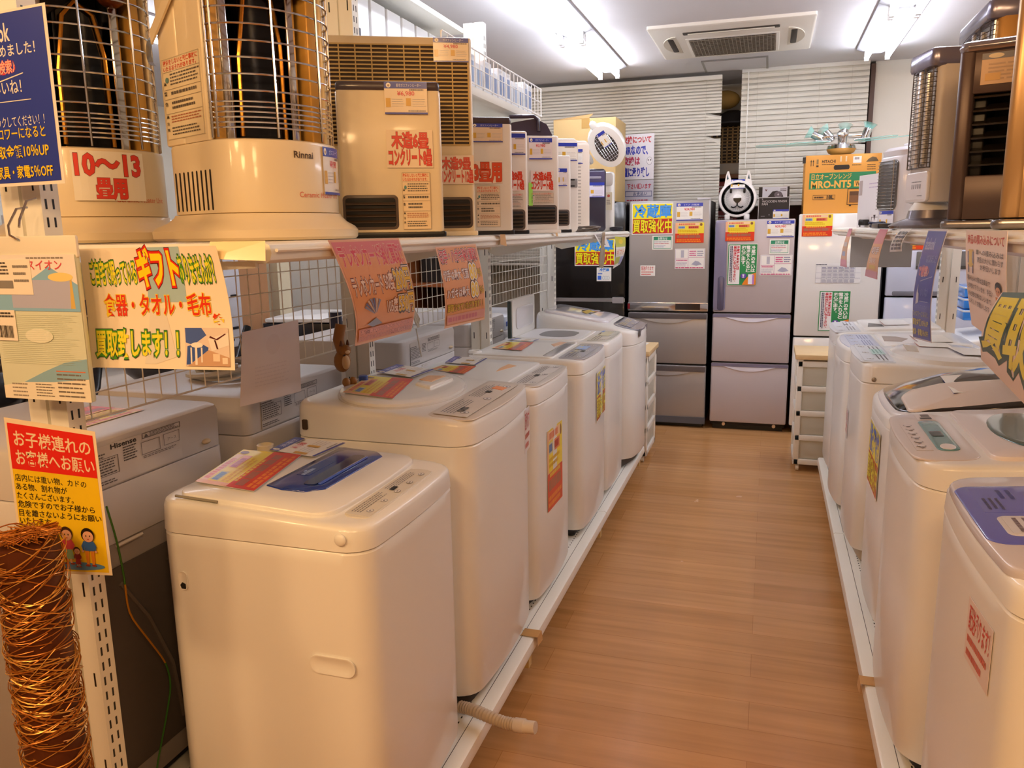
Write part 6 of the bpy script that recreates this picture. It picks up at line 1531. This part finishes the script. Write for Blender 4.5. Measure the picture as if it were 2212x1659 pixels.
pg.oval(.85,.50,.07,.055,'#2E2426').oval(.85,.47,.055,.04,'#D8A080').poly([(.79,.42),(.91,.42),(.90,.30),(.80,.30)],'#D8863A').rect(.81,.20,.845,.30,'#3A3038',1).rect(.86,.20,.895,.30,'#3A3038',1).oval(.83,.475,.008,.008,'#2a2024',8).oval(.875,.475,.008,.008,'#2a2024',8)
hang('loading_notice', 'pinkish white notice with a red headline and two drawings, hung from the tower-heater shelf edge', 'notice', [(X+.002,1.486,1.335),(X+.002,1.250,1.322),(X-.002,1.312,1.4885),(X-.002,1.568,1.4885)], pg, '#EBDAD8', lambda u, v: .004*math.sin(PI*v))
pg = Page().text('買取', .05,.25,.95,.92,'#E8D81E',.03,(('#2A4A3A',.11),))
hang('yellow_lettered_notice', 'pinkish notice with bold yellow and dark green lettering cut by the frame edge', 'notice', [(X-.012,1.345,1.298),(X-.012,1.10,1.275),(X-.014,1.05,1.42),(X-.014,1.262,1.405)], pg, '#EBD8D4', lambda u, v: .01*math.sin(PI*v))
def strip(label, ya, yb, z1, ya2, yb2, z0, pg, base, dx=.0, c=.008):
    return hang('paper_strip', label, 'tag', [(X+dx,ya2,z0),(X+dx,yb2,z0+.008),(X-.002,yb,z1),(X-.002,ya,z1)], pg, base, lambda u, v: c*math.sin(PI*v))
pg = Page().rect(0,.72,1,1,'#D87A8A',3).text('切手',.15,.52,.85,.66,'#F0DCDC',.02,(('#8A4048',.06),)).text('強化',.2,.32,.75,.44,'#E8D0C8',.02).rect(.25,.20,.8,.28,'#D8B42A',1).rect(0,0,1,.16,'#D890A0',2)
strip('orange and pink strip curling from the tower-heater shelf edge beside the navy cable knot', 2.72, 2.54, 1.487, 3.05, 2.72, 1.325, pg, '#E2A468')
pg = Page().rect(0,.80,1,1,'#D8788A',3).rect(.1,.55,.8,.66,'#D8C8C8',1).rect(.15,.30,.7,.42,'#8A9AC8',1).rect(0,.0,1,.20,'#D87A92',2)
strip('orange and pink strip hanging at the far end of the tower-heater shelf', 3.74, 3.60, 1.487, 4.10, 3.77, 1.312, pg, '#DDA272')
pg = Page()
for k in range(3):
    for j in range(5): pg.rect(.10+.30*k,.10+.17*j,.32+.30*k,.22+.17*j,'#4A4858',1)
strip('white tag with rows of black squares on the tower-heater shelf edge', 2.29, 2.13, 1.489, 2.49, 2.275, 1.424, pg, '#E9E6E6')

# ================================================================ beyond the left shelving
t = thing('display_table', 'long pale counter behind the wire mesh, vacuum cleaners and boxes on it', 'table', (-2.62, 4.0, 0))
MB().rbox(-.42, .42, -2.9, 1.9, .86, .90, .01, .003).build('counter_top', mat('#D8D2C8', .4), t)
MB().box(-.38, .38, -2.85, 1.85, 0, .86).build('cabinet_base', mat('#B0A498', .6), t)
def vacuum(label, x, y, z, rot, c, seed):
    v = thing('vacuum_cleaner', label, 'vacuum cleaner', (x, y, z), rot, 'used vacuum cleaners behind the mesh')
    MB().ball((0,0,.10),.13,.18,.10).build('body', mat(c, .3, 0, .4), v)
    for s in (-1, 1): MB().lathe([(.06,-.01),(.065,0),(.06,.01)], 16, c=(s*.12,.06,.07), axis='x').build('wheel', mat('#2A2A30', .5), v)
    pts = [(0,-.15,.10),(.02,-.26,.16),(.12,-.34,.26),(.28,-.30,.24),(.36,-.16,.12),(.34,-.02,.05)]
    q = []
    for k in range(len(pts)-1): q += [V(pts[k]).lerp(V(pts[k+1]), j/9) for j in range(9)]
    for _ in range(3): q = [q[0]] + [(q[i-1]+q[i]*2+q[i+1])/4 for i in range(1, len(q)-1)] + [q[-1]]
    MB().tube(q, [.022 if k % 2 else .0185 for k in range(len(q))], 10).build('corrugated_hose', mat('#2C2A34', .35), v)
    MB().tube([q[-1], q[-1]+V((-.03,.12,.04)), q[-1]+V((-.05,.22,.16))], .016, 10).build('handle_tube', mat('#16161C', .3), v)
vacuum('black vacuum cleaner with a corrugated hose behind the mesh beside the slotted post', -2.42, 1.90, .901, 20, '#1C1C22', 1)
vacuum('dark grey vacuum cleaner behind the mesh, beneath the gift notice', -2.38, 2.66, .901, 0, '#3A3A44', 2)
t = thing('scanner', 'black device with a white open lid behind the mesh left of the figurine'.replace('left of', 'facing'), 'printer', (-2.42, 3.95, .901), 8)
MB().rbox(-.22, .22, -.26, .26, 0, .13, .02, .006).build('body', mat('#17171C', .3, 0, .4), t)
MB().rbox(-.20, .22, -.26, .26, .135, .155, .02, .005).build('lid', mat('#E2E0DE', .3, 0, .4), t)
MB().tube([(.2,-.24,.10),(.2,-.24,.19)], .035, 12).build('hinge_roller', mat('#2A2834', .3), t)
for i, (y, l) in enumerate(((3.02,'first'), (3.18,'second'), (3.34,'third'))):
    b = thing('tower_speaker', 'white slim cabinet with a black base behind the mesh, %s of three in a row' % l, 'speaker', (-2.62, y, .901), 90, 'white slim cabinets behind the mesh')
    MB().rbox(-.065, .065, -.10, .10, .05, .62, .008, .004).build('cabinet', mat('#D9D9E0', .35), b)
    MB().rbox(-.07, .07, -.11, .11, 0, .052, .008).build('base', mat('#3A2418', .5), b)
    for z in (.14, .30): MB().box(-.02, .02, -.104, -.099, z, z+.012).build('slot', DARK, b)
    for s in (-1, 1): MB().lathe([(.008,-.006),(.008,.006),(.001,.006)], 8, c=(s*.03,-.10,.09), axis='y').build('screw', DARK, b)
for i, (y, tl, l) in enumerate(((1.98, 8, 'leaning black'), (2.16, -6, 'upright grey'), (2.34, 10, 'second leaning black'), (2.50, -5, 'upright dark grey'))):
    b = MB(); b.M = Matrix.Translation((-3.0+.02*i, y+.45, .901)) @ Matrix.Rotation(math.radians(tl), 4, 'X'); b.rbox(-.10, .10, -.02, .02, .012, .30, .004)
    tag(b.build('flat_panel', mat(('#1A1A1E','#8A8A8E','#1A1A1E','#4A4A50')[i], .3)), l + ' flat panel standing on the counter behind the mesh', 'panel')
t = thing('partition_board', 'brown wooden board standing behind the white slim cabinets', 'board', (-3.15, 4.30, 0), 0)
MB().box(-.03, .03, -.20, .20, 0, 1.75).build('board', mat('#A87850', .5, noise=.06), t)
t = thing('support_post', 'cream support post behind the wire mesh', 'post', (-3.15, 4.66, 0))
MB().box(-.05, .05, -.07, .07, 0, CEIL-.003).build('post', mat('#CFC2A4', .5), t)
t = thing('wooden_cabinet', 'dark reddish wooden cabinet with open shelves behind the two orange-pink notices', 'cabinet', (-2.9, 6.35, 0), 0)
WD = mat('#8A4A1E', .4, 0, .3, noise=.08)
MB().box(-.45, .45, .18, .22, 0, 1.9).build('back', mat('#3A1A0A', .5), t)
for x in (-.45, -.02, .41): MB().box(x, x+.04, -.22, .20, 0, 1.9).build('upright', WD, t)
for z in (.05, .62, 1.05, 1.46, 1.86): MB().box(-.45, .45, -.21, .20, z, z+.03).build('shelf_board', WD, t)
for x in (-.38, .06): MB().box(x, x+.30, -.02, .10, 1.08, 1.38).build('dark_shelf_box', mat('#1E1614', .6), t)
t = thing('long_appliance', 'white flat appliance with a blue stripe on the back-turned machine, between the orange-pink notices', 'appliance', (-1.64, 4.44, .9575), 0)
MB().rbox(-.26, .26, -.27, .27, 0, .075, .02, .006).build('body', mat('#DDE0EA', .35), t)
MB().box(.2605, .262, -.25, .25, .02, .046).build('blue_stripe', mat('#3A58B0', .4), t)
back_washer('low washing machine turned back side out under the blue-striped white appliance', 4.44, .56, .955, 55)
coil('cable', 'white cable coil lying on the back-turned machine behind the blank paper', (-1.62, 2.06, 1.0605), .085, 0, mat('#DDD8CC', .4), .009, 5, 8, .45)
t = thing('side_cabinet', 'low dark shelf unit beyond the counter', 'cabinet', (-4.3, 3.6, 0))
MB().box(-.25, .25, -2.2, 2.4, 0, 1.25).build('carcass', mat('#3E332C', .6), t)
R = random.Random(33); y = 1.5
for i in range(9):
    h = R.uniform(.18,.42); wd = R.uniform(.22,.40); c = R.choice(('#2A2A30','#C9C6C4','#8A6A4A','#D8D4D0','#4A4640'))
    tag(MB().rbox(-4.48,-4.10,y,y+wd,1.2505,1.25+h,.02,.006).build('appliance', mat(c, .4)), '%s appliance, %s along the low dark shelf unit beyond the counter' % ({'#2A2A30':'black','#C9C6C4':'light grey','#8A6A4A':'brown','#D8D4D0':'white','#4A4640':'dark grey'}[c], ('first','second','third','fourth','fifth','sixth','seventh','eighth','ninth')[i]), 'appliance', 'used appliances on the low dark shelf unit')
    y += wd+.08

bpy.data.objects.remove(_to); bpy.data.curves.remove(_tc)
